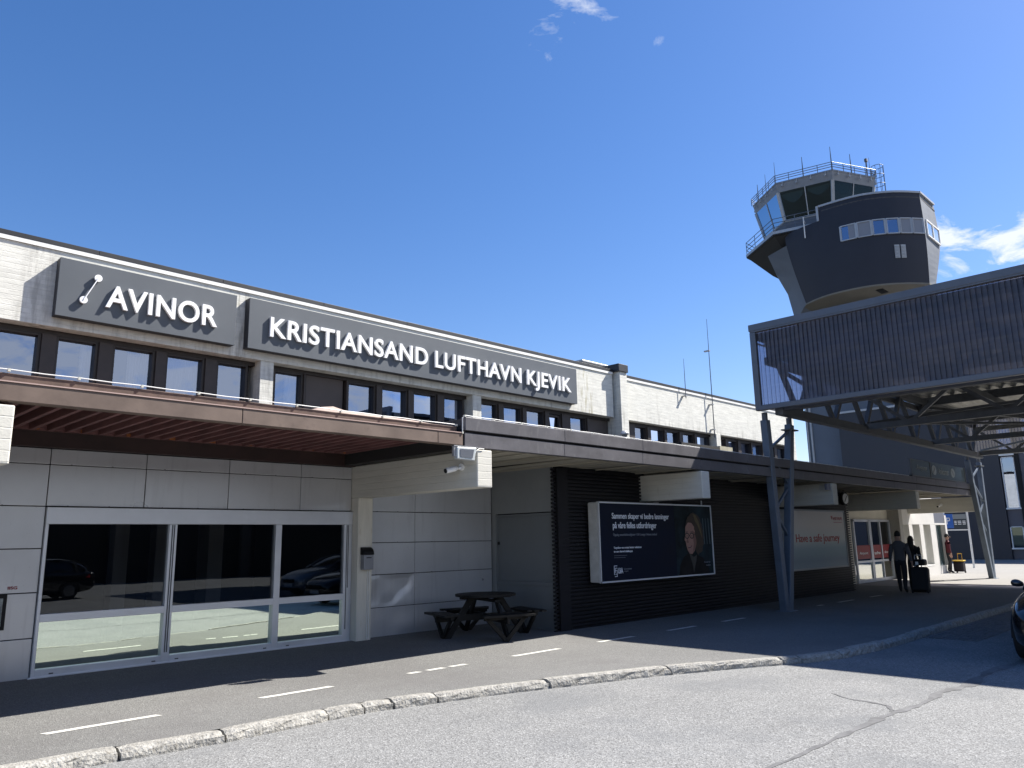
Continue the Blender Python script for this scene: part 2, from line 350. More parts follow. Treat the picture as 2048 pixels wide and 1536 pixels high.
# ------------------------------------------------------------ ground
ROADZ = -.10
g = MB(); g.quad((-400, -400, -.16), (600, -400, -.16), (600, 500, -.16), (-400, 500, -.16)); struct('ground', g, gndm)
g = MB(); g.quad((-60, -40, ROADZ), (120, -40, ROADZ), (120, 20, ROADZ), (-60, 20, ROADZ)); struct('road', g, roadm)
def kerb_y(x):
    K = [(-60, 7.9), (0, 7.82), (2.7, 7.70), (3.66, 7.60), (4.3, 7.62), (4.85, 7.64), (5.5, 7.60), (6.15, 7.44), (6.85, 7.28), (7.65, 7.04), (8.5, 6.76), (9.4, 6.45), (10.15, 6.12), (11.1, 5.66),
         (11.7, 5.40), (12.4, 5.19), (13.5, 5.07), (14.6, 5.05), (17, 5.10), (20, 5.14), (26, 5.14), (120, 5.14)]
    for (a, b), (c, d) in zip(K, K[1:]):
        if x <= c: return b + (d - b) * (x - a) / (c - a)
    return 5.1
def gz(x, y):
    t = max(0, min(1, (y - 9) / 2.9)); fx = 1 if x < 12 else max(0, 1 - (x - 12) / 14)
    return .10 * t * fx
g = MB(); xs = [-30, -15, -6] + [-3 + i * .5 for i in range(67)] + [32, 36, 40, 50, 59.2]; ys = [0, .3, .6, 1]
rows = []
for x in xs:
    k = kerb_y(x) + .14; col = [(x, k, 0), (x, 9.0 if k < 9 else k, 0)] + [(x, y, gz(x, y)) for y in (9.8, 10.6, 11.4, 11.9, 12.6, 16)]
    rows.append(col)
g.rings(rows, closed=False, caps=False); struct('pavement', g, pavm, smooth=True)
g = MB(); g.quad((28.6, 5.4, .004), (59, 5.4, .004), (59, 16, .004), (28.6, 16, .004)); g.quad((28.6, -6, -.092), (59, -6, -.092), (59, 5.1, -.092), (28.6, 5.1, -.092)); struct('paving', g, plaza)
# kerb of single granite blocks
joints = [-3.2, -1.9, -.7, .6, 1.75, 2.75, 3.68, 4.85, 5.30, 5.66, 6.2, 7.71, 9.51, 10.25, 11.25, 11.55, 12.35, 12.7, 13.9, 15.2, 16.3, 17.5, 18.7, 19.9, 21.1, 22.4, 23.7, 25]
kb = MB(); rk = random.Random(3)
for a, b in zip(joints, joints[1:]):
    n = max(3, int((b - a) / .09)); rings = []; dz = rk.uniform(-.008, .012); dy = rk.uniform(-.015, .015); gap = .012
    for i in range(n + 1):
        x = a + gap + (b - a - 2 * gap) * i / n; y = kerb_y(x) + dy; e = .022 if i in (0, n) else 0
        j = lambda s=.008: rk.uniform(-s, s)
        rings.append([(x, y - .012 + j(), -.13), (x, y - .01 + j(.011), -.075), (x, y + .0 + j(.011), -.035), (x, y + .012 + e + j(.009), -.012 + dz - e * .6 + j(.004)), (x, y + .035 + e + j(.006), .006 + dz - e * .6 + j(.003)),
                      (x, y + .09 + j(.006), .009 + dz - e * .3 + j(.003)), (x, y + .148 + j(.003), .007 + dz - e * .3), (x, y + .15, -.13)])
    kb.rings(rings)
struct('kerb', kb, granite, smooth=False)
g = MB(); g.box(-60, -3.2, 7.75, 7.9, -.13, .005); g.box(25, 59, 5.14, 5.29, -.13, .005); struct('kerb_line', g, granite)
mk = MB()
def dash(x0, x1, y0=8.82, y1=8.915, sk=.02):
    n = max(2, int((x1 - x0) / .12)); rr = []
    for i in range(n + 1):
        x = x0 + (x1 - x0) * i / n; a = rk.uniform(-.004, .004); e = sk if i in (0, n) else 0
        rr.append([(x + e, y0 + a, .004 + gz(x, y0)), (x - e, y1 + a, .004 + gz(x, y1))])
    mk.rings(rr, closed=False, caps=False)
for a, b in [(2.45, 3.54), (4.70, 5.66), (6.87, 7.06), (7.2, 7.5), (7.62, 7.76), (7.78, 7.92), (8.90, 9.98), (11.01, 12.02), (13.16, 14.14), (15.2, 16.13), (19.9, 20.2), (21.17, 22.2), (23.4, 24.3), (-1.6, -.6), (.3, 1.3)]: dash(a, b)
struct('pavement_marking', mk, paint)
cr = MB(); rc = random.Random(5)
def ribbon(pts, ws):
    rr = []
    for i in range(len(pts) - 1):
        for k in range(6):
            t = k / 6; x = pts[i][0] * (1 - t) + pts[i + 1][0] * t; y = pts[i][1] * (1 - t) + pts[i + 1][1] * t; wd = ws[i] * (1 - t) + ws[i + 1] * t
            d = V((pts[i + 1][0] - pts[i][0], pts[i + 1][1] - pts[i][1])).normalized(); nx, ny = -d.y, d.x; w1 = wd * rc.uniform(.45, 1.6); y += rc.uniform(-.012, .012)
            rr.append([(x + nx * w1, y + ny * w1, ROADZ + .004), (x - nx * w1, y - ny * w1, ROADZ + .004)])
    cr.rings(rr, closed=False, caps=False)
ribbon([(14.2, 3.0), (12.42, 3.22), (11.08, 3.15), (10.46, 3.26), (9.6, 3.21), (9.04, 3.28), (8.6, 3.3), (7.3, 3.3), (6.4, 3.32), (4.5, 3.4)], [.05, .06, .07, .05, .04, .035, .05, .03, .02, .01])
ribbon([(9.6, 4.2), (9.4, 3.92), (9.38, 3.7), (9.3, 3.45), (9.0, 3.3)], [.012, .014, .018, .02, .02])
struct('road_crack', cr, crackm)
# worn setts beside the kerb
g = MB(); rs = random.Random(2)
x = 15.6
while x < 24:
    y = 4.15 + (rs.random() * .02)
    while y < 5.0:
        g.box(x + .012, x + .138, y + .012, y + .088 + rs.uniform(-.004, .004), ROADZ - .02, ROADZ + .006 + rs.uniform(0, .008)); y += .1
    x += .15
struct('sett_paving', g, mat('grey_sett', (.15, .15, .152), .85, var=.3, vs=9), bevel=0)

# ------------------------------------------------------------ terminal building
T = thing('terminal_building', 'long white concrete airport terminal with dark strip windows, canopies and grey panel walls', 'building', (11.5, 13, 0))
# upper storey: concrete band, flashing, roof
def band(x0, x1, yf, zt):
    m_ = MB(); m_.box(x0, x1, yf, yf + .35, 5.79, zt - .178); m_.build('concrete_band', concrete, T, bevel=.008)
    m_ = MB(); m_.box(x0, x1, yf - .03, yf + .36, zt - .175, zt - .095); m_.build('white_trim', trimw, T)
    m_ = MB(); xx = x0
    while xx < x1: m_.box(xx, min(x1, xx + 2.5) - .006, yf - .035, yf + .5, zt - .093, zt + rk.uniform(-.004, .004)); xx += 2.5
    m_.build('roof_flashing', flash, T, bevel=.004)
band(-8, 20.78, 15.70, 7.44); band(21.35, 34.6, 15.75, 7.37)
m_ = MB(); m_.box(-8, 34.6, 16.25, 30, 7.05, 7.25); m_.build('roof', roofm, T)
m_ = MB(); m_.box(20.80, 21.33, 15.42, 16.3, 7.36, 7.62); m_.build('pillar_cap', flash, T, bevel=.01)
for x0, x1, yf, zt in [(1.5, 1.82, 15.71, 5.788), (7.98, 8.30, 15.715, 5.788), (14.35, 14.68, 15.72, 5.788), (20.90, 21.30, 15.47, 7.36), (27.45, 27.78, 15.72, 5.788), (34.2, 34.56, 15.73, 5.788)]:
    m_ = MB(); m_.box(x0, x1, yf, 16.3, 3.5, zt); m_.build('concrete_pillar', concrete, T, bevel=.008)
m_ = MB(); m_.box(34.25, 34.6, 16.12, 30, 3.4, 7.2); m_.build('end_wall', concrete, T)
m_ = MB(); m_.box(-8, 34.25, 16.08, 16.2, 3.5, 4.42); m_.build('sill_wall', wfr2, T)
m_ = MB(); m_.box(-8, 34.2, 17.9, 18.0, 3.5, 7.0); m_.build('interior_wall', interw, T)
m_ = MB(); m_.box(-8, 34.2, 16.2, 17.9, 4.30, 4.40); m_.box(-8, 34.2, 16.2, 17.9, 6.3, 6.4); m_.build('interior_floor', inter, T)
bays = [(-1.2, 1.5, [(-1.1, .1), (.3, 1.4)], []),
        (1.82, 7.98, [(1.95, 3.69), (4.04, 4.68), (5.04, 5.76), (6.07, 6.79), (7.15, 7.77)], []),
        (8.30, 14.35, [(8.50, 9.15), (10.47, 11.21), (11.48, 12.22), (12.50, 13.21), (13.55, 14.20)], [(9.30, 10.32)]),
        (14.68, 20.90, [(14.85, 15.53), (15.84, 16.54), (16.82, 17.54), (17.82, 18.34), (18.85, 19.60)], [(19.78, 20.85)]),
        (21.30, 27.45, [(21.45, 21.75), (22.34, 23.01), (23.32, 24.08), (24.35, 25.08), (25.43, 26.14), (26.43, 27.3)], []),
        (27.78, 34.20, [(27.9, 28.5), (28.85, 29.50), (29.88, 30.64), (30.86, 31.63), (32.0, 32.75), (33.1, 33.9)], [])]
curtains = {4.04: (.70, 1), 5.04: (.45, 1), 6.07: (.0, 1.0), 8.50: (.55, 1), 10.47: None, 11.48: (.75, 1), 15.84: (0, 1), 16.82: (.0, .4), 23.32: (.3, 1), 25.43: (0, .6), 29.88: (0, 1), 13.55: (.6, 1), 1.95: (.0, .2)}
for bx0, bx1, wins, pans in bays:
    m_ = MB(); m_.box(bx0, bx1, 15.98, 16.2, 5.70, 5.785); m_.build('window_head', wfr, T)
    edges = sorted([(a, b, 0) for a, b in wins] + [(a, b, 1) for a, b in pans]); prev = bx0
    for i, (a, b, kind) in enumerate(edges):
        nxt = edges[i + 1][0] if i + 1 < len(edges) else bx1
        if a - prev > .14:      # brown metal pier between frames
            m_ = MB(); m_.box(prev + .055, a - .055, 15.94, 16.13, 4.42, 5.70); m_.build('window_pier', wfr2 if i % 2 else wfr2, T, bevel=.006)
        if kind:
            m_ = MB(); m_.box(a, b, 16.03, 16.12, 4.42, 5.70); m_.build('blind_panel', wpan, T, bevel=.004)
        else:
            f = MB(); e = .055
            f.box(a - e, a, 15.99, 16.16, 4.42, 5.70); f.box(b, b + e, 15.99, 16.16, 4.42, 5.70); f.box(a, b, 15.99, 16.16, 5.655, 5.70); f.box(a, b, 15.99, 16.16, 4.42, 4.47)
            fo = f.build('window', wfr, T, bevel=.004)
            m_ = MB(); tx = rk.uniform(-.004, .004); tz = rk.uniform(-.004, .004)
            m_.quad((a, 16.10 - tx, 4.47), (b, 16.10 + tx, 4.47), (b, 16.10 + tx + tz, 5.655), (a, 16.10 - tx + tz, 5.655)); m_.build('pane', g_up, fo)
            if a == 17.82:      # the one window tilted open
                q = MB(); q.beam((a + .02, 15.90, 4.6), (a + .02, 16.05, 5.6), .05); q.beam((b - .02, 15.90, 4.6), (b - .02, 16.05, 5.6), .05); q.beam((a, 16.05, 5.6), (b, 16.05, 5.6), .06); q.build('open_sash', wfr2, fo)
            c = curtains.get(a)
            if c:
                rr = []; x0 = a + (b - a) * c[0]; x1 = a + (b - a) * c[1]
                for k in range(41):
                    x = x0 + (x1 - x0) * k / 40; yy = 16.24 + .025 * sin(k * 1.25) + .01 * sin(k * 3.1); rr.append([(x, yy, 4.45), (x, yy * .999 + .01, 5.66)])
                MB().rings(rr, closed=False, caps=False).build('curtain', curt, fo, smooth=True, fix=False)
        prev = b
# lower storey: panel walls with dark joints
clipm = mat('dark_panel_clip', (.09, .09, .095), .5)
mulcol(panel, noise(panel.node_tree, 6., (1, 1, .10), 5, .56, .78), (.30, .30, .31), .35)
mulcol(panel, noise(panel.node_tree, 20., (1, 1, 1), 4, .66, .76), (.28, .27, .26), .4)
def panels(name, cells, yf, th=.03, gap=.0055, m=panel):
    for x0, x1, z0, z1 in cells:
        q = MB(); t = [rk.uniform(-.0025, .0025) for _ in range(4)]; a, b, c, d = x0 + gap, x1 - gap, z0 + gap, z1 - gap
        q.add([(a, yf + t[0], c), (b, yf + t[1], c), (b, yf + t[2], d), (a, yf + t[3], d), (a, yf + th, c), (b, yf + th, c), (b, yf + th, d), (a, yf + th, d)], [(0, 1, 2, 3), (7, 6, 5, 4), (0, 4, 5, 1), (1, 5, 6, 2), (2, 6, 7, 3), (3, 7, 4, 0)])
        q.cur = 1
        for f in (.2, .62): q.box(x0 + (x1 - x0) * f, x0 + (x1 - x0) * f + .022, yf - .004, yf + .02, z0 - .005, z0 + .012)
        q.build(name, [m, clipm], T, bevel=.004)
rowsz = [(-.05, .605), (.605, 1.19), (1.19, 1.765), (1.765, 2.33), (2.33, 2.90), (2.90, 3.12)]
m_ = MB(); m_.box(-8, 1.55, 12.055, 12.2, -.1, 3.5); m_.box(1.55, 3.09, 12.055, 12.2, -.1, 3.5); m_.box(3.09, 7.99, 12.055, 12.2, 2.1, 3.5); m_.box(8.3, 11.6, 12.055, 12.2, -.1, 3.5); m_.build('wall_backing', panelb, T)
panels('wall_panel', [(a, b, z0, z1) for a, b in [(-2.2, -.9), (-.9, .35), (.35, 1.7), (1.7, 3.085)] for z0, z1 in rowsz], 12.02)
panels('wall_panel', [(a, b, z0, z1) for a, b in [(3.085, 4.37), (4.37, 5.66), (5.66, 6.95), (6.95, 7.985)] for z0, z1 in rowsz[4:]], 12.02)
rp = [(8.32, 9.44), (9.44, 11.48)]
panels('wall_panel', [(a, b, z0, z1) for a, b in rp for k, (z0, z1) in enumerate(rowsz) if not (a == 8.32 and k == 1)], 12.02)
# the dented panel beside the column
q = MB(); rr = []; W0, W1, Z0, Z1 = 8.328, 9.432, .613, 1.182
for i in range(41):
    col = []
    for j in range(25):
        u = i / 40; v = j / 24; edge = min(u, 1 - u, v, 1 - v) * 8; edge = max(0, min(1, edge))
        s = (v - .15) - (u - .45) * 1.35             # crease running up to the right corner
        d = .035 * math.exp(-(s * 4.2) ** 2 if s < 0 else -(s * 1.6) ** 2) * max(0, min(1, (u - .28) * 3)) + .012 * sin(u * 7 + 1) * sin(v * 5)
        col.append((W0 + (W1 - W0) * u, 12.02 - .004 + d * edge, Z0 + (Z1 - Z0) * v))
    rr.append(col)
q.rings(rr, closed=False, caps=False); tag(q.build('wall_panel', panel, T, smooth=True, fix=False), 'buckled grey wall panel with a diagonal crease')
m_ = MB(); m_.box(-8, 8.0, 11.93, 12.05, 3.125, 3.43); m_.build('dark_fascia_board', mat('dark_red_brown_board', (.035, .016, .014), .6, var=.3, vs=3), T, bevel=.005)
m_ = MB(); m_.box(8.3, 11.5, 12.0, 12.05, 3.12, 3.5); m_.build('wall_top_board', panelb, T)
# shopfront
m_ = MB(); m_.box(3.09, 7.985, 11.96, 12.05, 2.09, 2.318); m_.build('shutter_box', alu, T, bevel=.006)
sf = MB()
def fr(x0, x1, z0, z1, y0=11.965, y1=12.06): sf.box(x0, x1, y0, y1, z0, z1)
fr(3.09, 3.13, .1, 2.088); fr(7.82, 7.985, .1, 2.088, 11.975); fr(4.75, 4.865, .1, 2.088); fr(6.49, 6.60, .1, 2.088)
for a, b in ((3.13, 4.75), (4.865, 6.49), (6.60, 7.82)): fr(a, b, .805, .905); fr(a, b, .1, .205)
sf.box(3.05, 7.98, 11.93, 11.965, .075, .12)
sfo = sf.build('shopfront_window', alu, T, bevel=.004)
grm = mat('dark_groove', (.08, .085, .09), .6)
for a_ in [(4.785, 4.797, 11.955, 11.966, .25, 2.08), (4.815, 4.827, 11.955, 11.966, .25, 2.08), (7.87, 7.88, 11.965, 11.976, .3, 2.08), (7.90, 7.91, 11.965, 11.976, 1.0, 2.08)]: MB().box(*a_).build('frame_groove', grm, sfo)
for x in (3.3, 4.62, 4.95, 6.35, 6.75): MB().box(x, x + .05, 11.955, 11.966, .135, .15).build('drain_slot', grm, sfo)
for a, b in ((3.13, 4.75), (4.865, 6.49), (6.60, 7.82)):
    ty = rk.uniform(-.003, .003)
    m_ = MB(); m_.quad((a, 12.03, .905), (b, 12.03 + ty, .905), (b, 12.03 + ty, 2.088), (a, 12.03, 2.088)); m_.build('pane', g_dark, sfo)
    m_ = MB(); m_.quad((a, 12.03, .205), (b, 12.03 + ty, .205), (b, 12.03 + ty, .805), (a, 12.03, .805)); m_.build('pane', g_mir, sfo)
m_ = MB(); m_.box(2.8, 8.2, 12.2, 16, .02, .06); m_.box(2.8, 8.2, 16, 16.1, .05, 3); m_.box(2.8, 8.2, 12.2, 16, 2.6, 2.7); m_.box(2.7, 2.8, 12.2, 16, 0, 3); m_.box(8.2, 8.3, 12.3, 16, 0, 3); m_.build('interior_room', inter, T)
m_ = MB(); m_.box(5.2, 5.45, 15.6, 15.9, .06, 2.6); m_.box(5.95, 6.2, 15.6, 15.9, .06, 2.6); m_.box(6.9, 7.2, 15.4, 15.9, .06, 2.6); m_.build('interior_pillar', mat('grey_inside_pillar', (.40, .39, .38), .7), T)
# columns and beams
for x0 in (1.56, 7.99):
    m_ = MB(); m_.box(x0, x0 + .31, 11.80, 12.12, -.05, 2.56); m_.build('column', conc_col, T, bevel=.012)
for x0, y1 in ((1.56, 12.3), (7.99, 12.3), (14.405, 10.4), (21.02, 10.4), (27.66, 12.0), (34.48, 12.3)):
    m_ = MB(); m_.box(x0, x0 + .31, 8.66, y1, 2.562, 3.135); m_.build('concrete_beam', conc_beam, T, bevel=.014)
# return wall with flush door
q = MB(); q.box(11.5, 11.56, 10.3, 12.05, 2.31, 3.2); q.box(11.5, 11.56, 10.3, 12.05, -.05, .06); q.box(11.5, 11.56, 11.9, 12.05, .06, 2.31); q.build('return_wall', mat('dim_grey_panel', (.27, .285, .29), .5, metal=.2, var=.05), T, bevel=.004)
q = MB(); q.box(11.515, 11.56, 10.3, 11.89, .06, .88); q.box(11.49, 11.54, 10.3, 11.89, .88, .95); q.box(11.525, 11.56, 10.3, 11.885, .95, 2.25); q.box(11.49, 11.54, 10.3, 11.89, 2.25, 2.29); q.box(11.49, 11.54, 11.87, 11.9, .95, 2.25); q.build('flush_door', mat('grey_door_sheet', (.17, .185, .195), .6, metal=.1, var=.04), T, bevel=.003)
m_ = MB(); m_.box(11.495, 11.525, 11.82, 11.85, 1.68, 1.74); m_.build('door_latch', black, T)
# black slat cladding
q = MB(); zs_ = .02; k = 0
while zs_ < 3.13:
    q.box(11.43 + rk.uniform(-.008, .008), 25.9, 10.225 + rk.uniform(-.003, .003), 10.27, zs_, zs_ + .045); zs_ += .0735; k += 1
q.build('black_slats', slatm, T)
q = MB(); q.box(11.57, 25.85, 10.272, 10.5, -.02, 3.2); q.box(11.57, 25.85, 10.5, 12.6, -.05, 3.29)
q.build('slat_backing', mat('black_backing', (.006, .006, .007), .7), T)
q = MB(); q.box(11.54, 11.86, 10.19, 10.222, .02, 3.16)  # flat dark strip stands in for the shaded side slats at the corner
q.build('corner_shade_strip', slatm, T)
# brown canopy
C1 = MB(); C1.box(-8, 7.74, 8.86, 15.95, 3.442, 3.47); c1 = C1.build('brown_canopy', browntop, T)
q = MB(); xx = -7.9
while xx < 7.7: q.box(xx, min(xx + 3.03, 7.74) - .005, 8.70, 8.84, 3.18, 3.365); xx += 3.03
q.build('canopy_fascia', brown, c1, bevel=.008)
q = MB(); q.box(-8, 7.70, 8.80, 8.88, 3.372, 3.475); q.build('fascia_upstand', browntop, c1, bevel=.008)
q = MB(); q.box(-8, 7.742, 8.69, 8.80, 3.366, 3.378); q.build('fascia_lip', mat('pale_brown_lip', (.42, .30, .26), .6), c1)
q = MB(); q.box(-8, 7.74, 8.86, 11.93, 3.425, 3.44); q.build('soffit', redsoff, c1)
q = MB(); xx = -2.0
while xx < 7.95: MB().box(xx, xx + .05, 8.86, 11.8, 3.325, 3.423).build('joist', joist, c1); xx += .215
q.box(-8, 7.95, 11.80, 11.92, 3.34, 3.423)
q.build('joist_bearer', joist, c1)
q = MB(); xx = 2.7
obt = mat('bare_orange_timber', (.30, .10, .03), .7, var=.2)
while xx < 7.9: MB().box(xx + .05, xx + .15, 11.775, 11.798, 3.335, 3.38).build('joist_end_block', obt, c1); xx += .61
q = MB(); q.box(7.76, 7.95, 8.72, 12, 3.14, 3.40); q.build('canopy_end_board', mat('dark_soffit_edge', (.02, .018, .018), .7), c1)
# grey canopy
C2 = MB(); C2.box(7.78, 34.6, 8.80, 15.9, 3.50, 3.60); c2 = C2.build('grey_canopy', roofm, T)
q = MB(); xx = 7.775
lens = [2.3, 2.3, 2.1, 2.0, 2.4, 2.4]; i = 0
while xx < 34.6:
    L = lens[i % 6]; i += 1; xe = min(34.6, xx + L)
    q.box(xx, xe - .006, 8.70, 8.80, 3.165, 3.375 + rk.uniform(-.003, .003)); q.box(xx, xe - .006, 8.68, 8.79, 3.415, 3.62 + rk.uniform(-.003, .003)); xx = xe
q.build('canopy_fascia', greyf, c2, bevel=.006)
q = MB(); q.box(7.79, 34.55, 8.745, 8.82, 3.35, 3.45); q.box(7.79, 7.85, 8.8, 12, 3.2, 3.5); q.build('fascia_gap', darkgap, c2)
q = MB(); q.box(34.5, 34.6, 8.80, 12.5, 3.165, 3.62); q.build('canopy_side', greyf, c2)
q = MB(); xx = 8.0; i = 0
while xx < 34.4:
    d = rk.uniform(-.015, .015); e_ = rk.uniform(-.03, .03); q = MB(); q.beam((xx + .2, 8.83, 3.21 + d), (xx + .2, 12.0, 3.21 + d + e_), .35, .02); q.box(xx + .16, xx + .20, 8.83, 12.0, 3.17 + d, 3.192 + d) if i % 3 == 1 else None; q.build('soffit_board', plank, c2); xx += .47; i += 1
q = MB(); q.box(7.85, 34.5, 8.83, 12.1, 3.30, 3.34); q.build('soffit_void', darkgap, c2)
# entrance end: doors, cream wall, white wall
q = MB(); q.box(25.9, 29.5, 11.6, 11.9, 2.33, 3.3); q.box(29.5, 33.25, 11.6, 11.75, 2.33, 3.3); q.box(25.87, 29.5, 11.6, 11.9, -.05, 2.33); q.build('entrance_wall', cream, T, bevel=.005)
q = MB(); q.box(33.25, 33.62, 11.15, 11.7, -.05, 3.3); q.build('entrance_pier', mat('beige_pier', (.36, .345, .31), .8, var=.05), T, bevel=.01)
d = MB()
for x in (29.52, 31.0, 31.12, 32.1, 33.14): d.box(x, x + .09, 11.52, 11.6, .0, 2.30)
d.box(29.52, 33.23, 11.52, 11.6, 2.24, 2.325); d.box(29.6, 33.2, 11.53, 11.59, .72, .80); d.box(29.6, 33.2, 11.53, 11.59, .0, .12)
do = d.build('entrance_door', alu, T, bevel=.004)
q = MB(); q.quad((29.6, 11.56, .8), (33.15, 11.56, .8), (33.15, 11.56, 2.24), (29.6, 11.56, 2.24)); q.build('pane', g_dark, do)
q = MB(); q.quad((29.6, 11.56, .12), (33.15, 11.56, .12), (33.15, 11.56, .72), (29.6, 11.56, .72)); q.build('pane', glass('low_door_glass', (.9, .9, .8), .5, (.3, .3, .25), (.5, .5, .5)), do)
q = MB(); q.box(29.64, 30.98, 11.548, 11.556, .86, 1.36); q.box(31.24, 32.08, 11.548, 11.556, .86, 1.36); q.box(32.22, 33.10, 11.548, 11.556, .86, 1.36); q.build('red_decal', redm, do)
q = MB(); q.build('x', white, do) if 0 else None
for a, b, c in (('Airport', 29.9, 30.7), ('taxfree', 31.35, 31.95), ('shop', 32.4, 32.9)): text_in(MB(), a, b, c, 1.0, 1.12, 11.542, 11.546, .01).build('decal_lettering', white, do)
q = MB(); q.box(26, 33.2, 14, 14.1, 0, 3); q.box(29.5, 33.2, 11.8, 14, .0, .03); q.build('entrance_interior', inter, T)
q = MB()
xsw = [33.62, 33.66, 34.43, 34.85, 35.73, 36.2, 37.15, 37.75]
q.box(33.62, 37.75, 11.2, 11.55, 2.13, 3.6); q.box(33.62, 37.75, 11.2, 11.55, -.05, .40)
for a, b in ((33.62, 33.70), (34.43, 34.85), (35.73, 36.2), (37.12, 37.75)): q.box(a, b, 11.2, 11.55, .40, 2.13)
q.build('white_wall', whitew, T, bevel=.01)
for a, b in ((33.70, 34.43), (34.85, 35.73), (36.2, 37.12)):
    f = MB(); f.box(a, a + .05, 11.46, 11.53, .40, 2.13); f.box(b - .05, b, 11.46, 11.53, .40, 2.13); f.box(a, b, 11.46, 11.53, 2.06, 2.13); f.box(a, b, 11.19, 11.5, .40, .44)
    fo = f.build('narrow_window', trimw, T)
    m_ = MB(); m_.quad((a, 11.5, .44), (b, 11.5, .44), (b, 11.5, 2.06), (a, 11.5, 2.06)); m_.build('pane', g_side, fo)
f = MB(); f.box(37.75, 37.85, 11.2, 11.5, 0, 2.2); f.box(39.2, 39.45, 11.2, 11.5, 0, 2.55); f.box(37.85, 39.2, 11.25, 11.5, .0, .35); f.box(37.85, 39.2, 11.2, 11.5, 2.12, 2.2)
fo = f.build('corner_window', whitew, T, bevel=.005)
m_ = MB(); m_.quad((37.85, 11.4, .35), (39.2, 11.4, .35), (39.2, 11.4, 2.12), (37.85, 11.4, 2.12)); m_.build('pane', g_side, fo)
m_ = MB(); m_.box(37.75, 39.2, 11.22, 11.5, 2.21, 3.6); m_.build('grey_head_panel', mat('blue_grey_panel', (.14, .15, .18), .5), T)
m_ = MB(); m_.box(33.6, 39.4, 11.6, 12.6, -.05, 3.6); m_.build('interior_wall', interw, T)

# ------------------------------------------------------------ signs on the facade
def sign(x0, x1, z0, z1, label):
    o = thing('wall_sign', label, 'sign', ((x0 + x1) / 2, 15.6, z0))
    q = MB(); q.box(x0, x1, 15.48, 15.505, z0, z1); q.build('front_panel', signm, o, bevel=.004)
    q = MB(); q.box(x0 + .004, x1 - .004, 15.507, 15.695, z0 + .004, z1 - .004); q.build('sign_box', mat('sign_side', (.035, .036, .042), .6), o)
    return o
s1 = sign(3.80, 7.245, 5.965, 7.08, 'dark grey wall sign with a dumbbell emblem and six big white letters')
q = text_in(MB(), 'AVINOR', 4.62, 6.81, 6.265, 6.72, 15.41, 15.472, .018, 1.05)
for k in islands(q): k.build('letter', white, s1, fix=False)
e = MB()
for cx_, cz_, r_ in ((4.455, 6.80, .068), (4.235, 6.325, .068)):
    e.plate([(cx_ + r_ * cos(2 * pi * i / 28), cz_ + r_ * sin(2 * pi * i / 28)) for i in range(28)], 15.41, 15.455)
e.beam((4.455, 15.42, 6.80), (4.235, 15.42, 6.325), .016, .05, up=(0, 1, 0))
e.build('emblem', white, s1)
s2 = sign(7.54, 18.62, 5.965, 7.10, 'long dark grey wall sign spelling the airport name in white capitals')
for wd, a, b in (('KRISTIANSAND', 8.02, 12.50), ('LUFTHAVN', 12.75, 16.02), ('KJEVIK', 16.27, 18.27)):
    q = text_in(MB(), wd, a, b, 6.285, 6.745, 15.41, 15.472, .016, 1.08, ref='KRIST')
    for k in islands(q): k.build('letter', white, s2, fix=False)
# ------------------------------------------------------------ rope light along the canopy edges
def rope(pts, label, clips=.62, name='rope_light'):
    o = thing(name, label, 'cable', pts[0]); q = MB(); pp = []
    for a, b in zip(pts, pts[1:]):
        n = max(1, int((V(b) - V(a)).length / .31))
        for i in range(n): t = i / n; p = V(a).lerp(V(b), t); p.z += -.006 * (i % 2); pp.append(p)
    pp.append(V(pts[-1])); q.tube(pp, .006, 6); q.build('cable', cable, o)
    cm = mat('pale_clip', (.55, .55, .48), .5)
    for p in pp[::2]: MB().box(p.x - .012, p.x + .012, p.y - .010, p.y + .03, p.z - .022, p.z + .008).build('clip', cm, o)
rope([(-2, 8.78, 3.51), (5.3, 8.78, 3.505), (7.68, 8.78, 3.50)], 'thin white cable clipped along the brown canopy edge')
rope([(7.72, 8.69, 3.38), (7.73, 8.70, 3.6), (7.78, 8.70, 3.645), (14.6, 8.70, 3.635), (27.3, 8.70, 3.635)], 'thin white cable clipped along the grey canopy edge')
# sheet of felt lying on the brown canopy
q = MB(); rr = []
for i, (x, h) in enumerate([(5.3, .0), (5.45, .07), (5.62, .095), (5.8, .06), (6.3, .05), (7.0, .035), (7.6, .01)]): rr.append([(x, 8.90, 3.478), (x, 8.95, 3.482 + h), (x + .05, 9.6, 3.482 + h * 1.3), (x + .1, 10.2, 3.478)])
tag(q.rings(rr, closed=False, caps=False).build('loose_sheet', mat('pink_beige_sheet', (.42, .32, .27), .8, var=.15), None, smooth=True), 'pale brown loose sheet lying on the brown canopy roof', 'sheet')
# roof clutter
q = MB(); q.box(20.3, 21.9, 16.6, 17.6, 7.25, 7.80); hv = thing('roof_hatch', 'low pale skylight hatch on the flat roof behind the tall pillar', 'skylight', (21.1, 17.1, 7.25)); q.build('upstand', trimw, hv); q = MB(); q.box(20.25, 21.95, 16.55, 17.65, 7.80, 7.88); q.build('lid', galv, hv, bevel=.02)
v = thing('vent_pipe', 'small grey capped vent pipe on the canopy roof by the strip windows', 'vent', (16.3, 12.0, 3.6)); q = MB(); q.tube([(16.3, 12, 3.6), (16.3, 12, 4.42)], .07, 12); q.build('pipe', galv, v, smooth=True); q = MB(); q.tube([(16.3, 12, 4.42), (16.3, 12, 4.46), (16.3, 12, 4.52)], [.12, .12, .05], 12); q.build('cap', galv, v)
bxp = thing('roof_box', 'dark flat box with boarded pale end on the canopy roof', 'box', (20.3, 12.2, 3.6)); q = MB(); q.box(19.0, 21.12, 12, 14, 3.6, 4.44); q.build('box_body', mat('black_box_felt', (.02, .02, .02), .8), bxp); q = MB()
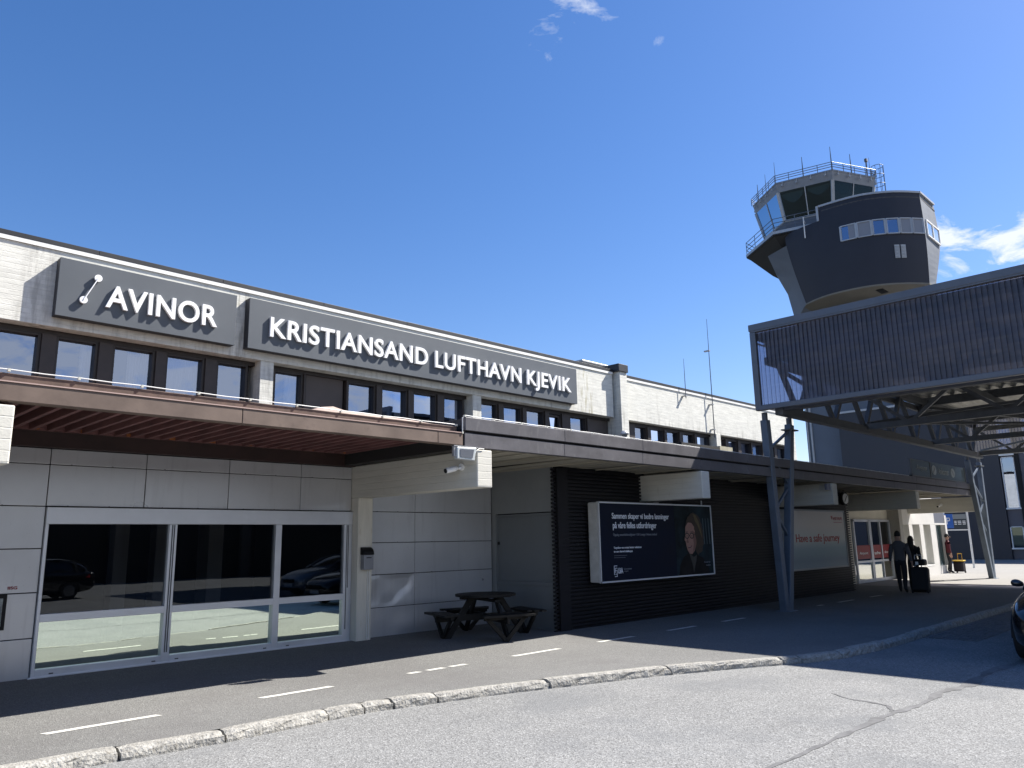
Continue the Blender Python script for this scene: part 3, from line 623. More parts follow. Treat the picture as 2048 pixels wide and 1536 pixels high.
for z in (3.62, 3.84, 4.06, 4.28): q.box(21.125, 21.88, 12.0, 12.5, z, z + .2)
q.build('board_end', mat('weathered_board', (.42, .40, .30), .8, var=.2, vs=5), bxp)
def antenna(x, y, z0, z1, lab, parts=(), r=.018):
    o = thing('antenna', lab, 'antenna', (x, y, z0)); q = MB(); q.tube([(x, y, z0), (x, y, z0 + (z1 - z0) * .6), (x, y, z1)], [r, r * .7, r * .35], 6); q.build('mast', steeld, o)
    q = MB()
    for z in parts: q.box(x - .05, x + .05, y - .04, y + .2, z, z + .05)
    if parts: q.build('bracket', galv, o)
antenna(25.2, 15.6, 6.95, 8.5, 'short black whip antenna bolted to the white roof edge', (7.02,))
antenna(27.12, 15.6, 5.6, 10.45, 'tall thin mast antenna standing up the facade above the roof', (5.9, 6.9, 9.1), .024)
# ------------------------------------------------------------ wall mounted things
fl = thing('floodlight', 'square white framed floodlight mounted on the end of the concrete beam', 'floodlight', (7.75, 8.55, 3.05))
q = MB(); q.plate([(7.545, 2.96), (7.895, 2.95), (7.935, 3.148), (7.545, 3.138)], 8.61, 8.69); q.build('housing', mat('light_housing', (.55, .58, .58), .4, metal=.3), fl, bevel=.01)
q = MB(); q.plate([(7.60, 2.995), (7.845, 2.985), (7.875, 3.115), (7.60, 3.11)], 8.602, 8.608); q.build('lens', mat('grey_lens', (.12, .13, .15), .15), fl)
q = MB(); q.box(7.50, 7.54, 8.64, 8.68, 3.0, 3.16); q.box(7.50, 7.99, 8.63, 8.69, 3.15, 3.163); q.build('bracket', galv, fl)
q = MB(); q.tube([(7.90, 8.64, 3.02), (7.95, 8.63, 3.11), (8.02, 8.64, 3.15), (8.12, 8.645, 3.145)], .006, 6); q.build('wire', cable, fl)
def cctv(x, y, z, d, lab):
    o = thing('security_camera', lab, 'security camera', (x, y, z)); q = MB(); q.tube([(x, y, z + .02), (x - .03, y, z + .02)], .055, 14); q.tube([(x - .02, y, z + .01), (x - .09, y + .03 * d, z - .01)], .018, 8); q.build('mount', white, o, smooth=False)
    a = V((x - .09, y + .02 * d, z)); b = a + V((-.20, .03 * d, -.05)); q = MB(); q.tube([a, a.lerp(b, .2), b], [.03, .042, .042], 14); q.build('barrel', white, o)
    q = MB(); q.tube([b + V((-.001, 0, 0)), b + V((-.012, .001, -.003))], .036, 14); q.build('lens', black, o)
cctv(7.985, 9.0, 2.87, 1, 'white bullet security camera on the side of the beam below the floodlight')
cctv(34.475, 9.9, 2.85, 1, 'small dark looking security camera on the far beam above the entrance')
ash = thing('ashtray', 'small grey wall ashtray with black hood screwed to the concrete column', 'ashtray', (8.15, 11.79, 1.3))
q = MB(); q.box(8.05, 8.25, 11.68, 11.795, 1.30, 1.56); q.build('box', mat('brushed_grey', (.30, .31, .34), .35, metal=.6), ash, bevel=.008)
q = MB(); q.rings([[(x, 11.795 - .125 * cos(t * pi / 2), 1.56 + .13 * sin(t * pi / 2)) for t in (0, .25, .5, .75, 1)] + [(x, 11.795, 1.56)] for x in (8.045, 8.255)]); q.build('hood', black, ash)
q = MB(); q.box(8.10, 8.20, 11.674, 11.679, 1.50, 1.515); q.build('slot', black, ash)
pc = thing('conduit', 'thin white conduit running down the concrete column under the ashtray', 'pipe', (8.22, 11.79, 0)); q = MB(); q.tube([(8.2, 11.785, .12), (8.2, 11.785, 1.29)], .008, 6); q.tube([(8.235, 11.785, .12), (8.235, 11.785, 1.29)], .008, 6); q.build('conduit_pipe', trimw, pc)
st = thing('sticker', 'small red graffiti sticker letters on the grey wall panel', 'sticker', (2.78, 12.015, 1.25)); q = text_in(MB(), 'IISG', 2.735, 2.845, 1.245, 1.285, 12.012, 12.0155, .03); q.build('lettering', mat('dark_red_ink', (.25, .02, .03), .6), st)
wp = thing('wall_box', 'dark framed notice box on the grey panel wall at the left edge', 'notice board', (2.5, 12, .8)); q = MB(); q.box(2.2, 2.735, 11.985, 12.018, .74, 1.19); q.build('frame', black, wp); q = MB(); q.box(2.25, 2.69, 11.978, 11.984, .79, 1.14); q.build('sheet', mat('grey_notice', (.25, .27, .26), .5, var=.4, vs=20), wp)

# ------------------------------------------------------------ billboards
def pl(o, name, poly, y, m, dy=.002): return MB().plate(poly, y, y + dy).build(name, m, o, fix=True)
def ell(cx, cz, rx, rz, n=28, rot=0): return [(cx + rx * cos(t) * cos(rot) - rz * sin(t) * sin(rot), cz + rx * cos(t) * sin(rot) + rz * sin(t) * cos(rot)) for t in [2 * pi * i / n for i in range(n)]]
bb = thing('billboard', 'dark blue lightbox poster showing a smiling woman in glasses and white text', 'billboard', (14.6, 10.0, .9))
boxm = mat('dirty_white_box', (.50, .50, .48), .6, var=.12, vs=6, bump=.1, bs=20); navy = mat('navy_poster', (.0055, .010, .024), .5, spec=.15, var=.15, vs=1.5)
q = MB(); q.box(12.45, 16.78, 9.93, 10.19, .90, 2.50); q.build('light_box', boxm, bb, bevel=.03)
q = MB()
for a, b, c, d in ((12.45, 16.78, .895, .925), (12.45, 16.78, 2.478, 2.508), (12.445, 12.475, .895, 2.508), (16.755, 16.785, .895, 2.508)): q.box(a, b, 9.895, 9.94, c, d)
q.build('frame', mat('silver_frame', (.75, .77, .78), .35, metal=.4), bb)
q = MB(); q.box(12.475, 16.755, 9.915, 9.929, .925, 2.478); q.build('poster', navy, bb)
q = MB(); q.box(15.2, 16.75, 9.9125, 9.9145, .93, 2.47); q.build('photo_backdrop', mat('teal_black_backdrop', (.005, .015, .020), .5, spec=.15, var=.7, vs=2.0, c2=(.02, .04, .05)), bb)
q = MB()
for x, w_ in ((16.38, .03), (16.5, .02), (16.62, .03)): q.plate([(x, 2.2), (x + w_, 2.2), (x + w_ + .03, 1.6), (x + .02, 1.6)], 9.910, 9.912)
q.build('backdrop_streaks', mat('pale_teal_streak', (.05, .085, .10), .5), bb)
hairb = mat('brown_hair_print', (.045, .026, .016), .5, var=.3, vs=9); hairl = mat('golden_hair_print', (.14, .10, .04), .5, var=.3, vs=12, stretch=(3, 1, .6)); skin_p = mat('printed_skin', (.42, .22, .165), .5, var=.10, vs=5); skin_s = mat('printed_skin_warm', (.24, .11, .08), .5); coat_p = mat('printed_dark_jacket', (.022, .019, .018), .6, spec=.1, var=.3, vs=4)
pl(bb, 'jacket_print', [(15.28, .93), (15.33, 1.15), (15.50, 1.33), (15.72, 1.42), (15.86, 1.30), (16.05, 1.36), (16.3, 1.30), (16.5, 1.12), (16.58, .93)], 9.9085, coat_p)
pl(bb, 'collar_print', [(15.72, 1.42), (15.83, 1.18), (15.88, .98), (16.0, 1.22), (16.05, 1.36), (15.9, 1.32)], 9.9065, mat('printed_grey_top', (.045, .042, .036), .5), .0015)
def wavy(poly, a=.016):
    out = []
    for i, (p_, q_) in enumerate(zip(poly, poly[1:] + poly[:1])):
        L = hypot(q_[0] - p_[0], q_[1] - p_[1]); n = max(1, int(L / .05))
        for k in range(n): t = k / n; x = p_[0] + (q_[0] - p_[0]) * t; z = p_[1] + (q_[1] - p_[1]) * t; out.append((x + a * sin(z * 47 + i), z + a * .6 * cos(x * 40)))
    return out
pl(bb, 'hair_print', wavy([(15.60, 1.95), (15.66, 2.13), (15.78, 2.26), (15.95, 2.33), (16.12, 2.30), (16.26, 2.18), (16.34, 2.0), (16.38, 1.8), (16.36, 1.6), (16.28, 1.45), (16.12, 1.36), (16.02, 1.42), (16.0, 1.7), (15.9, 1.95), (15.75, 2.05)]), 9.9045, hairb, .0015)
pl(bb, 'face_print', [(15.62, 2.0), (15.60, 1.88), (15.58, 1.78), (15.56, 1.70), (15.60, 1.67), (15.62, 1.58), (15.66, 1.48), (15.74, 1.40), (15.84, 1.38), (15.96, 1.46), (16.04, 1.60), (16.06, 1.80), (16.0, 2.0), (15.88, 2.09), (15.74, 2.10)], 9.9025, skin_p, .0015)
pl(bb, 'cheek_print', [(15.90, 1.92), (16.05, 1.85), (16.05, 1.62), (15.96, 1.48), (15.88, 1.42), (15.93, 1.62)], 9.9010, skin_s, .001)
pl(bb, 'fringe_print', wavy([(15.62, 2.02), (15.66, 2.14), (15.80, 2.27), (15.98, 2.32), (16.12, 2.1), (16.12, 1.80), (16.08, 1.62), (16.02, 1.80), (15.98, 2.0), (15.88, 2.12), (15.76, 2.17), (15.68, 2.08)], .010), 9.9005, hairb, .001)
pl(bb, 'highlight_print', [(15.96, 2.30), (16.07, 2.27), (16.19, 2.12), (16.27, 1.93), (16.31, 1.74), (16.27, 1.80), (16.20, 1.93), (16.13, 2.05), (16.05, 2.12)], 9.8990, hairl, .001)
q = MB()
for cx_ in (15.66, 15.86):
    o_ = ell(cx_, 1.80, .092, .070); i_ = ell(cx_, 1.80, .066, .046)
    for k in range(28): q.quad((o_[k][0], 9.8975, o_[k][1]), (o_[(k + 1) % 28][0], 9.8975, o_[(k + 1) % 28][1]), (i_[(k + 1) % 28][0], 9.8975, i_[(k + 1) % 28][1]), (i_[k][0], 9.8975, i_[k][1]))
q.plate([(15.745, 1.81), (15.775, 1.81), (15.775, 1.80), (15.745, 1.80)], 9.8970, 9.8975); q.plate([(15.945, 1.82), (16.05, 1.85), (16.05, 1.84), (15.945, 1.805)], 9.8970, 9.8975)
for cx_ in (15.66, 15.86): q.plate(ell(cx_, 1.795, .018, .014), 9.8968, 9.8973); q.plate([(cx_ - .06, 1.875), (cx_ + .05, 1.885), (cx_ + .05, 1.895), (cx_ - .06, 1.890)], 9.8968, 9.8973)
q.build('glasses_print', mat('printed_black', (.006, .005, .005), .4), bb)
pl(bb, 'lips_print', [(15.64, 1.555), (15.70, 1.548), (15.80, 1.565), (15.87, 1.59), (15.80, 1.53), (15.71, 1.515)], 9.8990, mat('printed_lips', (.16, .03, .03), .5), .001)
pl(bb, 'teeth_print', [(15.665, 1.553), (15.71, 1.549), (15.80, 1.562), (15.79, 1.552), (15.71, 1.539)], 9.8980, mat('printed_teeth', (.4, .36, .33), .5), .0008)
pl(bb, 'nose_print', [(15.68, 1.76), (15.62, 1.66), (15.64, 1.64), (15.70, 1.635), (15.72, 1.65)], 9.8990, skin_s, .001)
tx = mat('poster_white_text', (.85, .87, .9), .5); tg = mat('poster_grey_text', (.20, .22, .25), .5)
Y0, Y1 = 9.9105, 9.9148
q = MB(); text_in(q, 'Sammen skaper vi bedre løsninger', 12.90, 14.98, 2.13, 2.285, Y0, Y1, .012); q.build('headline', tx, bb)
q = MB(); text_in(q, 'på våre felles utfordringer', 12.92, 14.48, 1.93, 2.10, Y0, Y1, .012); q.build('headline', tx, bb)
q = MB(); text_in(q, 'Oppdag samarbeidsmuligheter i UiA Lounge i Avinors innland', 12.92, 14.48, 1.80, 1.87, Y0, Y1, 0); q.build('subline', tg, bb)
q = MB(); text_in(q, 'Together we create better solutions', 12.92, 13.88, 1.545, 1.60, Y0, Y1, .01); text_in(q, 'to our shared challenges', 12.92, 13.56, 1.47, 1.525, Y0, Y1, .01); q.build('english_line', tx, bb)
q = MB(); q.box(12.92, 13.36, Y0, Y1, 1.415, 1.422); q.box(12.92, 13.30, Y0, Y1, 1.375, 1.382); q.build('fine_print', tg, bb)
q = MB()
for a in ((12.90, 12.91, 1.04, 1.22), (12.90, 13.0, 1.21, 1.22), (12.93, 13.0, 1.165, 1.175), (12.93, 12.94, 1.08, 1.175), (12.93, 13.0, 1.12, 1.13), (12.99, 13.0, 1.01, 1.13), (12.94, 13.0, 1.045, 1.055), (12.92, 13.0, 1.0, 1.01)): q.box(a[0], a[1] + .004, Y0, Y1, a[2], a[3] + .003)
text_in(q, 'UiA', 13.03, 13.20, 1.06, 1.175, Y0, Y1, .015); q.build('logo', tx, bb)
q = MB(); text_in(q, 'Universitetet', 13.23, 13.50, 1.13, 1.165, Y0, Y1, 0); text_in(q, 'i Agder', 13.23, 13.39, 1.08, 1.115, Y0, Y1, 0); text_in(q, 'Partnere for', 16.35, 16.62, 1.17, 1.21, Y0 - .004, Y0 - .001, 0); text_in(q, 'framtiden', 16.42, 16.62, 1.10, 1.14, Y0 - .004, Y0 - .001, 0); q.build('small_text', tg, bb)
q = MB(); q.box(14.55, 14.75, 10.0, 10.2, 2.505, 2.54); q.tube([(16.5, 9.98, 2.5), (16.5, 9.98, 2.62)], .02, 8); q.build('bracket', galv, bb)
b2 = thing('billboard', 'pale lightbox poster wishing a safe journey in red letters', 'billboard', (22.8, 10.0, .8))
q = MB(); q.box(20.80, 24.72, 9.93, 10.19, .80, 2.49); q.build('light_box', boxm, b2, bevel=.03)
m2 = mat('sky_gradient_poster', (.5, .47, .40), .4); t2 = m2.node_tree; r2 = N(t2, 'ShaderNodeValToRGB'); el = r2.color_ramp.elements
el[0].position = 0; el[0].color = (.24, .31, .34, 1); el[1].position = 1; el[1].color = (.62, .56, .50, 1)
for p_, c_ in ((.14, (.17, .25, .28, 1)), (.34, (.28, .37, .37, 1)), (.5, (.60, .59, .50, 1)), (.75, (.70, .61, .51, 1))): e_ = el.new(p_); e_.color = c_
t2.links.new(MATH(t2, 'DIVIDE', MATH(t2, 'SUBTRACT', xyz(t2)[2], .82), 1.65), r2.inputs[0]); t2.links.new(r2.outputs[0], t2.nodes['Principled BSDF'].inputs['Base Color'])
q = MB(); q.box(20.84, 24.68, 9.915, 9.928, .84, 2.45); q.build('poster', m2, b2)
redt = mat('red_print', (.45, .045, .025), .5)
q = MB(); text_in(q, 'Have a safe journey', 21.25, 24.22, 1.50, 1.80, 9.908, 9.914, .005); q.build('headline', redt, b2)
q = MB(); text_in(q, 'WIDERØE', 23.85, 24.55, 2.20, 2.30, 9.908, 9.914, .0); q.plate([(23.72, 2.33), (23.84, 2.33), (23.80, 2.22), (23.76, 2.25)], 9.908, 9.914); q.box(23.9, 24.5, 9.908, 9.914, 2.13, 2.15); q.build('logo', mat('faded_red_print', (.50, .16, .14), .5), b2)
q = MB()
for a, b, c, d in ((20.80, 24.72, .795, .83), (20.80, 24.72, 2.46, 2.495), (20.795, 20.83, .795, 2.495), (24.69, 24.725, .795, 2.495)): q.box(a, b, 9.90, 9.94, c, d)
q.build('frame', mat('dull_frame', (.30, .31, .31), .4, metal=.4), b2)
# clock on the black cladding
ck = thing('wall_clock', 'round white faced clock on the end of the black slat wall', 'clock', (25.45, 10.15, 2.9))
q = MB(); q.plate(ell(25.45, 2.90, .26, .21, 36), 10.10, 10.19); q.build('case', black, ck); q = MB(); q.plate(ell(25.45, 2.90, .21, .165, 36), 10.09, 10.098); q.build('face', trimw, ck)
q = MB(); q.beam((25.45, 10.085, 2.90), (25.55, 10.085, 3.0), .02, .006, up=(0, 1, 0)); q.beam((25.45, 10.085, 2.90), (25.34, 10.085, 2.80), .02, .006, up=(0, 1, 0)); q.build('hands', black, ck)
ls = thing('wall_lamp', 'two small boxes with a lamp on the beam above the pale billboard', 'lamp', (20.5, 8.75, 3.0)); q = MB(); q.box(20.98, 21.018, 8.8, 9.0, 2.96, 3.1); q.build('junction_box', boxm, ls); q = MB(); q.box(20.8, 21.01, 8.70, 8.78, 2.95, 3.12); q.build('lamp_head', mat('dim_lamp', (.2, .2, .24), .3), ls, bevel=.01)
# glass sign on the canopy edge
gs = thing('glass_sign', 'grey glass sign standing on the canopy edge above the entrance', 'sign', (30.7, 8.7, 3.62))
q = MB(); q.box(27.7, 29.62, 8.72, 8.74, 3.68, 4.20); q.build('glass_panel', g_sign, gs); q = MB(); q.box(29.68, 33.72, 8.72, 8.74, 3.68, 4.22); q.build('glass_panel', g_sign, gs)
q = MB(); q.box(27.64, 27.70, 8.70, 8.78, 3.62, 4.22); q.box(29.62, 29.68, 8.70, 8.78, 3.62, 4.22); q.box(33.72, 33.78, 8.70, 8.78, 3.62, 4.24); q.box(27.64, 33.78, 8.70, 8.78, 3.63, 3.68); q.box(27.64, 33.78, 8.745, 8.76, 4.20, 4.23); q.build('frame', steeld, gs)
q = MB(); text_in(q, 'Avgang', 28.2, 29.3, 3.83, 4.06, 8.708, 8.716, .01); text_in(q, 'Ankomst', 30.5, 31.7, 3.83, 4.06, 8.708, 8.716, .01); q.plate(ell(30.05, 3.95, .24, .17), 8.708, 8.716); q.plate(ell(32.2, 3.95, .24, .17), 8.708, 8.716); q.build('lettering', mat('pale_grey_print', (.30, .34, .36), .5), gs)
q = MB(); q.beam((29.93, 8.704, 3.86), (30.17, 8.704, 4.04), .04, .004, up=(0, 1, 0)); q.beam((32.08, 8.704, 4.04), (32.32, 8.704, 3.86), .04, .004, up=(0, 1, 0)); q.build('plane_symbol', steeld, gs)

# ------------------------------------------------------------ picnic table
pt = thing('picnic_table', 'round black picnic table with four attached benches in the shaded recess', 'picnic table', (10.12, 10.78, .045), R(-18))
q = MB(); rr_ = .56
for k in range(-5, 6):
    y0 = k * .102 - .048; y1 = y0 + .096; c_ = max(abs(y0), abs(y1)); h0 = sqrt(max(.01, rr_ ** 2 - min(abs(y0), rr_ * .98) ** 2)); h1 = sqrt(max(.01, rr_ ** 2 - min(abs(y1), rr_ * .98) ** 2))
    q.prism([(-h0, y0), (h0, y0), (h1, y1), (-h1, y1)], .725, .765)
o = q.build('tabletop', wood, pt); local(pt, o)
q = MB(); q.box(-.5, .5, -.05, .05, .68, .722); q.box(-.05, .05, -.5, .5, .635, .677); o = q.build('cross_rail', wood, pt); local(pt, o)
for k in range(4):
    a = k * pi / 2 + 0.0; ca, sa = cos(a), sin(a)
    def rot(p): return (p[0] * ca - p[1] * sa, p[0] * sa + p[1] * ca, p[2])
    q = MB(); 
    for r0 in (.72, .84, .96): q.add([rot((x, y, z)) for z in (.42, .455) for y in (-.5 + (.96 - r0) * .5, .5 - (.96 - r0) * .5) for x in (r0 - .052, r0 + .052)], [(0, 2, 3, 1), (4, 5, 7, 6), (0, 1, 5, 4), (2, 6, 7, 3), (0, 4, 6, 2), (1, 3, 7, 5)])
    o = q.build('bench', wood, pt); local(pt, o)
    q = MB(); q.beam(rot((.30, .06, .72)), rot((.80, .06, .0)), .045, .10); q.beam(rot((0, -.02, .36)), rot((.98, -.02, .36)), .045, .11)
    q.beam(rot((.84, .0, .01)), rot((.84, .38, .41)), .05, .07); q.beam(rot((.84, .0, .01)), rot((.84, -.38, .41)), .05, .07); q.beam(rot((.84, -.42, .39)), rot((.84, .42, .39)), .05, .05)
    o = q.build('leg', wood, pt); local(pt, o)
q = MB(); q.box(.81, .87, -.03, .03, -.002, .012); o = q.build('foot_plate', galv, pt); local(pt, o)

# ------------------------------------------------------------ entrance canopy on trusses
EC = thing('entrance_canopy', 'large dark steel truss canopy with translucent corrugated sides over the drop off road', 'canopy', (26, 0, 0))
YA, YB, XA, XB = 8.80, -13.0, 17.3, 34.9
def corr(x, y0, y1, z0, z1, name):
    q = MB(); rr = []; y = y0; i = 0
    while y < y1:
        dx = (0, 0, .035, .035)[i % 4]; rr.append([(x + dx, y, z0), (x + dx, y, z1)]); y += (.062, .006, .030, .006)[i % 4]; i += 1
    q.rings(rr, closed=False, caps=False); return q.build(name, poly, EC, fix=False)
corr(XA + .05, YB, YA - .15, 4.86, 6.68, 'translucent_side'); corr(XB - .05, YB, YA - .15, 4.86, 6.68, 'translucent_side')
for x, s in ((XA, 1), (XB, -1)):
    q = MB(); q.box(min(x, x + s * .16), max(x, x + s * .16), YB, YA, 6.68, 6.88); q.box(min(x, x + s * .14), max(x, x + s * .14), YB, YA, 4.735, 4.86); q.box(min(x - s * .01, x + s * .03), max(x - s * .01, x + s * .03), YB, YA + .02, 6.72, 6.885)
    q.build('edge_profile', steell, EC, bevel=.01)
    q = MB(); q.box(min(x - s * .005, x + s * .1), max(x - s * .005, x + s * .1), YA - .15, YA, 4.74, 6.68); q.build('corner_post', steell, EC, bevel=.01)
q = MB(); rr = []; n = int((YA - YB) / .09)
for i in range(n + 1): y = YB + (YA - YB) * i / n; dz = (0, .09, .09, 0)[i % 4]; rr.append([(XA + .16, y, 6.36 + dz), (XB - .16, y, 6.36 + dz)])
q.rings(rr, closed=False, caps=False); q.build('roof_deck', deckm, EC, fix=False)
q = MB(); q.box(XA + .1, XB - .1, YB, YA, 6.55, 6.66); q.build('roof_cover', roofm, EC)
def truss(p, q_, zb, zt, n, wc=.16, wd=.09, name='truss'):
    o = MB(); p = V(p); q_ = V(q_); A = lambda t, z: V((p.x + (q_.x - p.x) * t, p.y + (q_.y - p.y) * t, z))
    o.beam(A(0, zb), A(1, zb), wc); o.beam(A(0, zt), A(1, zt), wc)
    for i in range(n):
        o.beam(A(i / n, zt - .02), A((i + .5) / n, zb), wd); o.beam(A((i + .5) / n, zb), A((i + 1) / n, zt - .02), wd)
    o.build(name, steeld, EC)
truss((XA + .3, 8.35), (XB - .1, 8.35), 4.72, 6.15, 8, .20, .11)
for x in (17.75, 23.0, 28.8, 34.5): truss((x, 8.3), (x, YB), 4.80, 5.75, 9, .17, .09)
q = MB()
for y in [8.5, 6.2, 3.9, 1.6, -.7, -3, -5.3, -7.6, -9.9, -12]: MB().box(XA + .16, XB - .16, y - .05, y + .05, 5.86, 6.04).build('purlin', steeld, EC)
for x in (17.75, 23.0, 28.8, 34.5): MB().box(x - .06, x + .06, YB, 8.6, 6.06, 6.34).build('roof_rafter', steeld, EC)
q = MB(); q.beam((17.7, 8.3, 6.0), (23, 2, 4.9), .08); q.beam((23, 8.3, 4.9), (28.8, 2, 6.0), .08); q.beam((28.8, 8.3, 6.0), (34.4, 2, 4.9), .09); q.beam((34.4, 8.2, 4.9), (28.8, 3.5, 4.9), .07); q.beam((23, 8.2, 4.9), (28.8, 3.4, 4.9), .07); q.build('wind_bracing', steeld, EC)
def vleg(bx, by, lx, rx, m):
    o = MB(); b = V((bx, by, -.02)); l = V((lx, 8.35 + (by - 8.6) * .3 + .3, 4.53)); r = V((rx, l.y, 4.53))
    o.beam(b + V((-.09, 0, 0)), l, .20, .17, up=(0, 1, 0)); o.beam(b + V((.09, 0, 0)), r, .20, .17, up=(0, 1, 0)); o.box(bx - .22, bx + .22, by - .18, by + .18, -.02, .02)
    lo = o.build('leg', m, EC, bevel=.012)
    o = MB(); o.tube([l, l + V((0, 0, .18))], .07, 10); o.tube([r, r + V((0, 0, .18))], .07, 10); o.box(r.x - .25, r.x + .25, r.y - .12, r.y + .12, 4.38, 4.41); o.build('leg_joint', steeld, lo)
    o = MB(); L = lambda t: (b + V((-.09, 0, 0))).lerp(l, t); Rr = lambda t: (b + V((.09, 0, 0))).lerp(r, t)
    for a, c, f in ((.84, .97, 0), (.84, .66, 1), (.52, .66, 0), (.52, .38, 1)):
        o.beam(L(a), Rr(c), .055) 
    o.build('leg_bracing', m, lo)
vleg(18.17, 8.86, 17.6, 18.9, steel); vleg(34.97, 8.55, 34.0, 35.6, steel)


# ------------------------------------------------------------ control tower
TW = thing('control_tower', 'tall dark air traffic control tower with a seven sided glass cab', 'tower', (60, 22, 0))
CX, CY = 62.15, 24.67
def hept(r, z=None, off=0): 
    pts = [(CX + r * cos(R(167.6 + 51.4286 * i)), CY + r * sin(R(167.6 + 51.4286 * i))) for i in range(7)]
    return pts if z is None else [(x, y, z) for x, y in pts]
q = MB(); q.box(60, 65.5, 19.2, 26.35, 0, 24.0); q.build('shaft', towg, TW, bevel=.03)
arc = [(57.25, 24.3), (56.55, 23.0), (56.22, 21.8), (56.2, 20.4), (56.42, 19.1), (56.9, 18.1), (57.55, 17.2), (58.35, 16.45), (59.2, 15.82)]
def cr_(p, t):
    n = len(p) - 1; f = t * n; i = min(int(f), n - 1); u = f - i; g_ = lambda k: p[max(0, min(n, k))]
    return tuple(.5 * (2 * b + (c - a) * u + (2 * a - 5 * b + 4 * c - d) * u * u + (-a + 3 * b - 3 * c + d) * u ** 3) for a, b, c, d in zip(g_(i - 1), g_(i), g_(i + 1), g_(i + 2)))
def arcp(t, z, out=0.):
    x, y = cr_(arc, t); x2, y2 = cr_(arc, min(1, t + .02)); x1, y1 = cr_(arc, max(0, t - .02)); d = V((x2 - x1, y2 - y1)).normalized(); nrm = V((d.y, -d.x))
    if nrm.x > 0: nrm = -nrm
    if nrm.dot(V((x - 60.5, y - 21))) < 0: nrm = -nrm
    bulge = .16 * sin(pi * (z - 19.5) / 6.9) - .12 * (26.4 - z) / 6.9
    k = max(0, 1 - t / .32) * max(0, min(1.1, (z - 19.5) / 4.7))
    return (x + nrm.x * (bulge + out) - .28 * k, y + nrm.y * (bulge + out) + .80 * k, z)
q = MB(); NT = 48; ZS = [19.5 + 6.9 * i / 14 for i in range(15)]; grid = []
for i in range(NT + 1):
    t = i / NT; top = 26.4 if t > .245 else 25.3; grid.append([arcp(t, 19.5 + (top - 19.5) * j / 14) for j in range(15)])
# inward wall thickness closes the shell
inner = [[(p[0] + .35, p[1] + .05, p[2]) for p in reversed(c)] for c in grid]
q.rings([a + b for a, b in zip(grid, inner)]); q.build('curved_wall', towd, TW, smooth=False)
# pale right flank, left corbel, soffit, roof
R0 = [arcp(1, z) for z in ZS]; R1 = []
for z in ZS: t = (z - 19.5) / 6.9; R1.append((60.4 + 2.2 * min(1, t * 1.7) + .3 * sin(pi * t), 15.84 - .05 * sin(pi * t), z))
q = MB(); q.rings([R0, R1, [(64.5, 17, z) for z in ZS], [(64.5, 21, z) for z in ZS]], closed=False, caps=False); q.build('pale_flank', towg, TW)
L0 = [arcp(0, z) for z in (19.5, 21.5, 23.0, 24.4)]; L1 = [(60.0, 26.35, 18.9), (59.3, 26.5, 21.2), (58.1, 26.75, 22.6), (56.7, 26.7, 23.9)]
q = MB(); q.rings([L0, L1, [(64, 26.6, p[2]) for p in L1]], closed=False, caps=False); q.add([(60.0, 26.35, 17.0), (60, 24.3, 19.5), L0[0], L1[0]], [(0, 1, 2, 3)]); q.build('corbel', towg, TW, smooth=True)
bot = [arcp(i / 24, 19.5)[:2] for i in range(25)]
q = MB(); q.prism(bot + [(60.4, 15.84), (64.4, 17), (64.4, 24), (60.2, 26.2)], 19.38, 19.5); q.build('soffit', towsof, TW)
q = MB(); q.box(57.6, 58.8, 18.6, 19.1, 19.34, 19.378); q.build('soffit_vent', black, TW)
q = MB(); tp = [arcp(.26 + .74 * i / 24, 26.0)[:2] for i in range(25)]; q.prism(tp + [(62.6, 15.8), (64.4, 17), (64.4, 22), (58, 22)], 26.0, 26.1); q.build('head_roof', roofm, TW)
q = MB(); rr = []
for i in range(33):
    t = .245 + .755 * i / 32; a = arcp(t, 26.4, .06); b = arcp(t, 26.4, -.3); rr.append([a, (a[0], a[1], 26.55), (b[0], b[1], 26.55), b])
q.rings(rr)
a = arcp(1, 26.4, .06); q.beam((a[0], a[1] + .05, 26.475), (62.35, 15.80, 26.475), .22, .15); p0 = arcp(.245, 26.4, .06); q.beam((p0[0], p0[1] + .1, 26.5), (p0[0] , p0[1] + .1, 25.3), .12, .16); q.build('parapet_coping', towl, TW)
def strip(t0, t1, z0, z1, n):
    f = MB(); cols = [t0 + (t1 - t0) * i / n for i in range(n + 1)]
    for i in range(n):
        ww = MB(); a, b = cols[i] + .004, cols[i + 1] - .004
        A = lambda t, z, o_=.06: V(arcp(t, z, o_))
        for (ta, za), (tb, zb) in (((a, z0), (b, z0)), ((a, z1), (b, z1))): ww.beam(A(ta, za), A(tb, zb), .10, .08)
        ww.beam(A(a, z0), A(a, z1), .10, .14); ww.beam(A(b, z0), A(b, z1), .10, .14)
        wo_ = ww.build('window', towl, TW)
        pn = MB(); pn.quad(A(a, z0, .03), A(b, z0, .03), A(b, z1, .03), A(a, z1, .03)); pn.build('pane', g_up, wo_)
        if i in (0, 1, 4, 5):
            bl = MB(); s_ = .5 if i == 0 else 0; bl.quad(A(a + (b - a) * s_, z0 + .05, .045), A(b, z0 + .05, .045), A(b, z1, .045), A(a + (b - a) * s_, z1, .045)); bl.build('blind', mat('pale_blind', (.24, .26, .30), .7), wo_)
strip(.355, .985, 23.18, 24.32, 6)
ww = MB()
for a, b in (((59.6, 23.2), (62.5, 23.2)), ((59.6, 24.4), (62.5, 24.4))): ww.beam((a[0], 15.70, a[1]), (b[0], 15.70, b[1]), .1, .1)
for x in (59.6, 61.0, 62.5): ww.beam((x, 15.70, 23.2), (x, 15.70, 24.4), .1, .1)
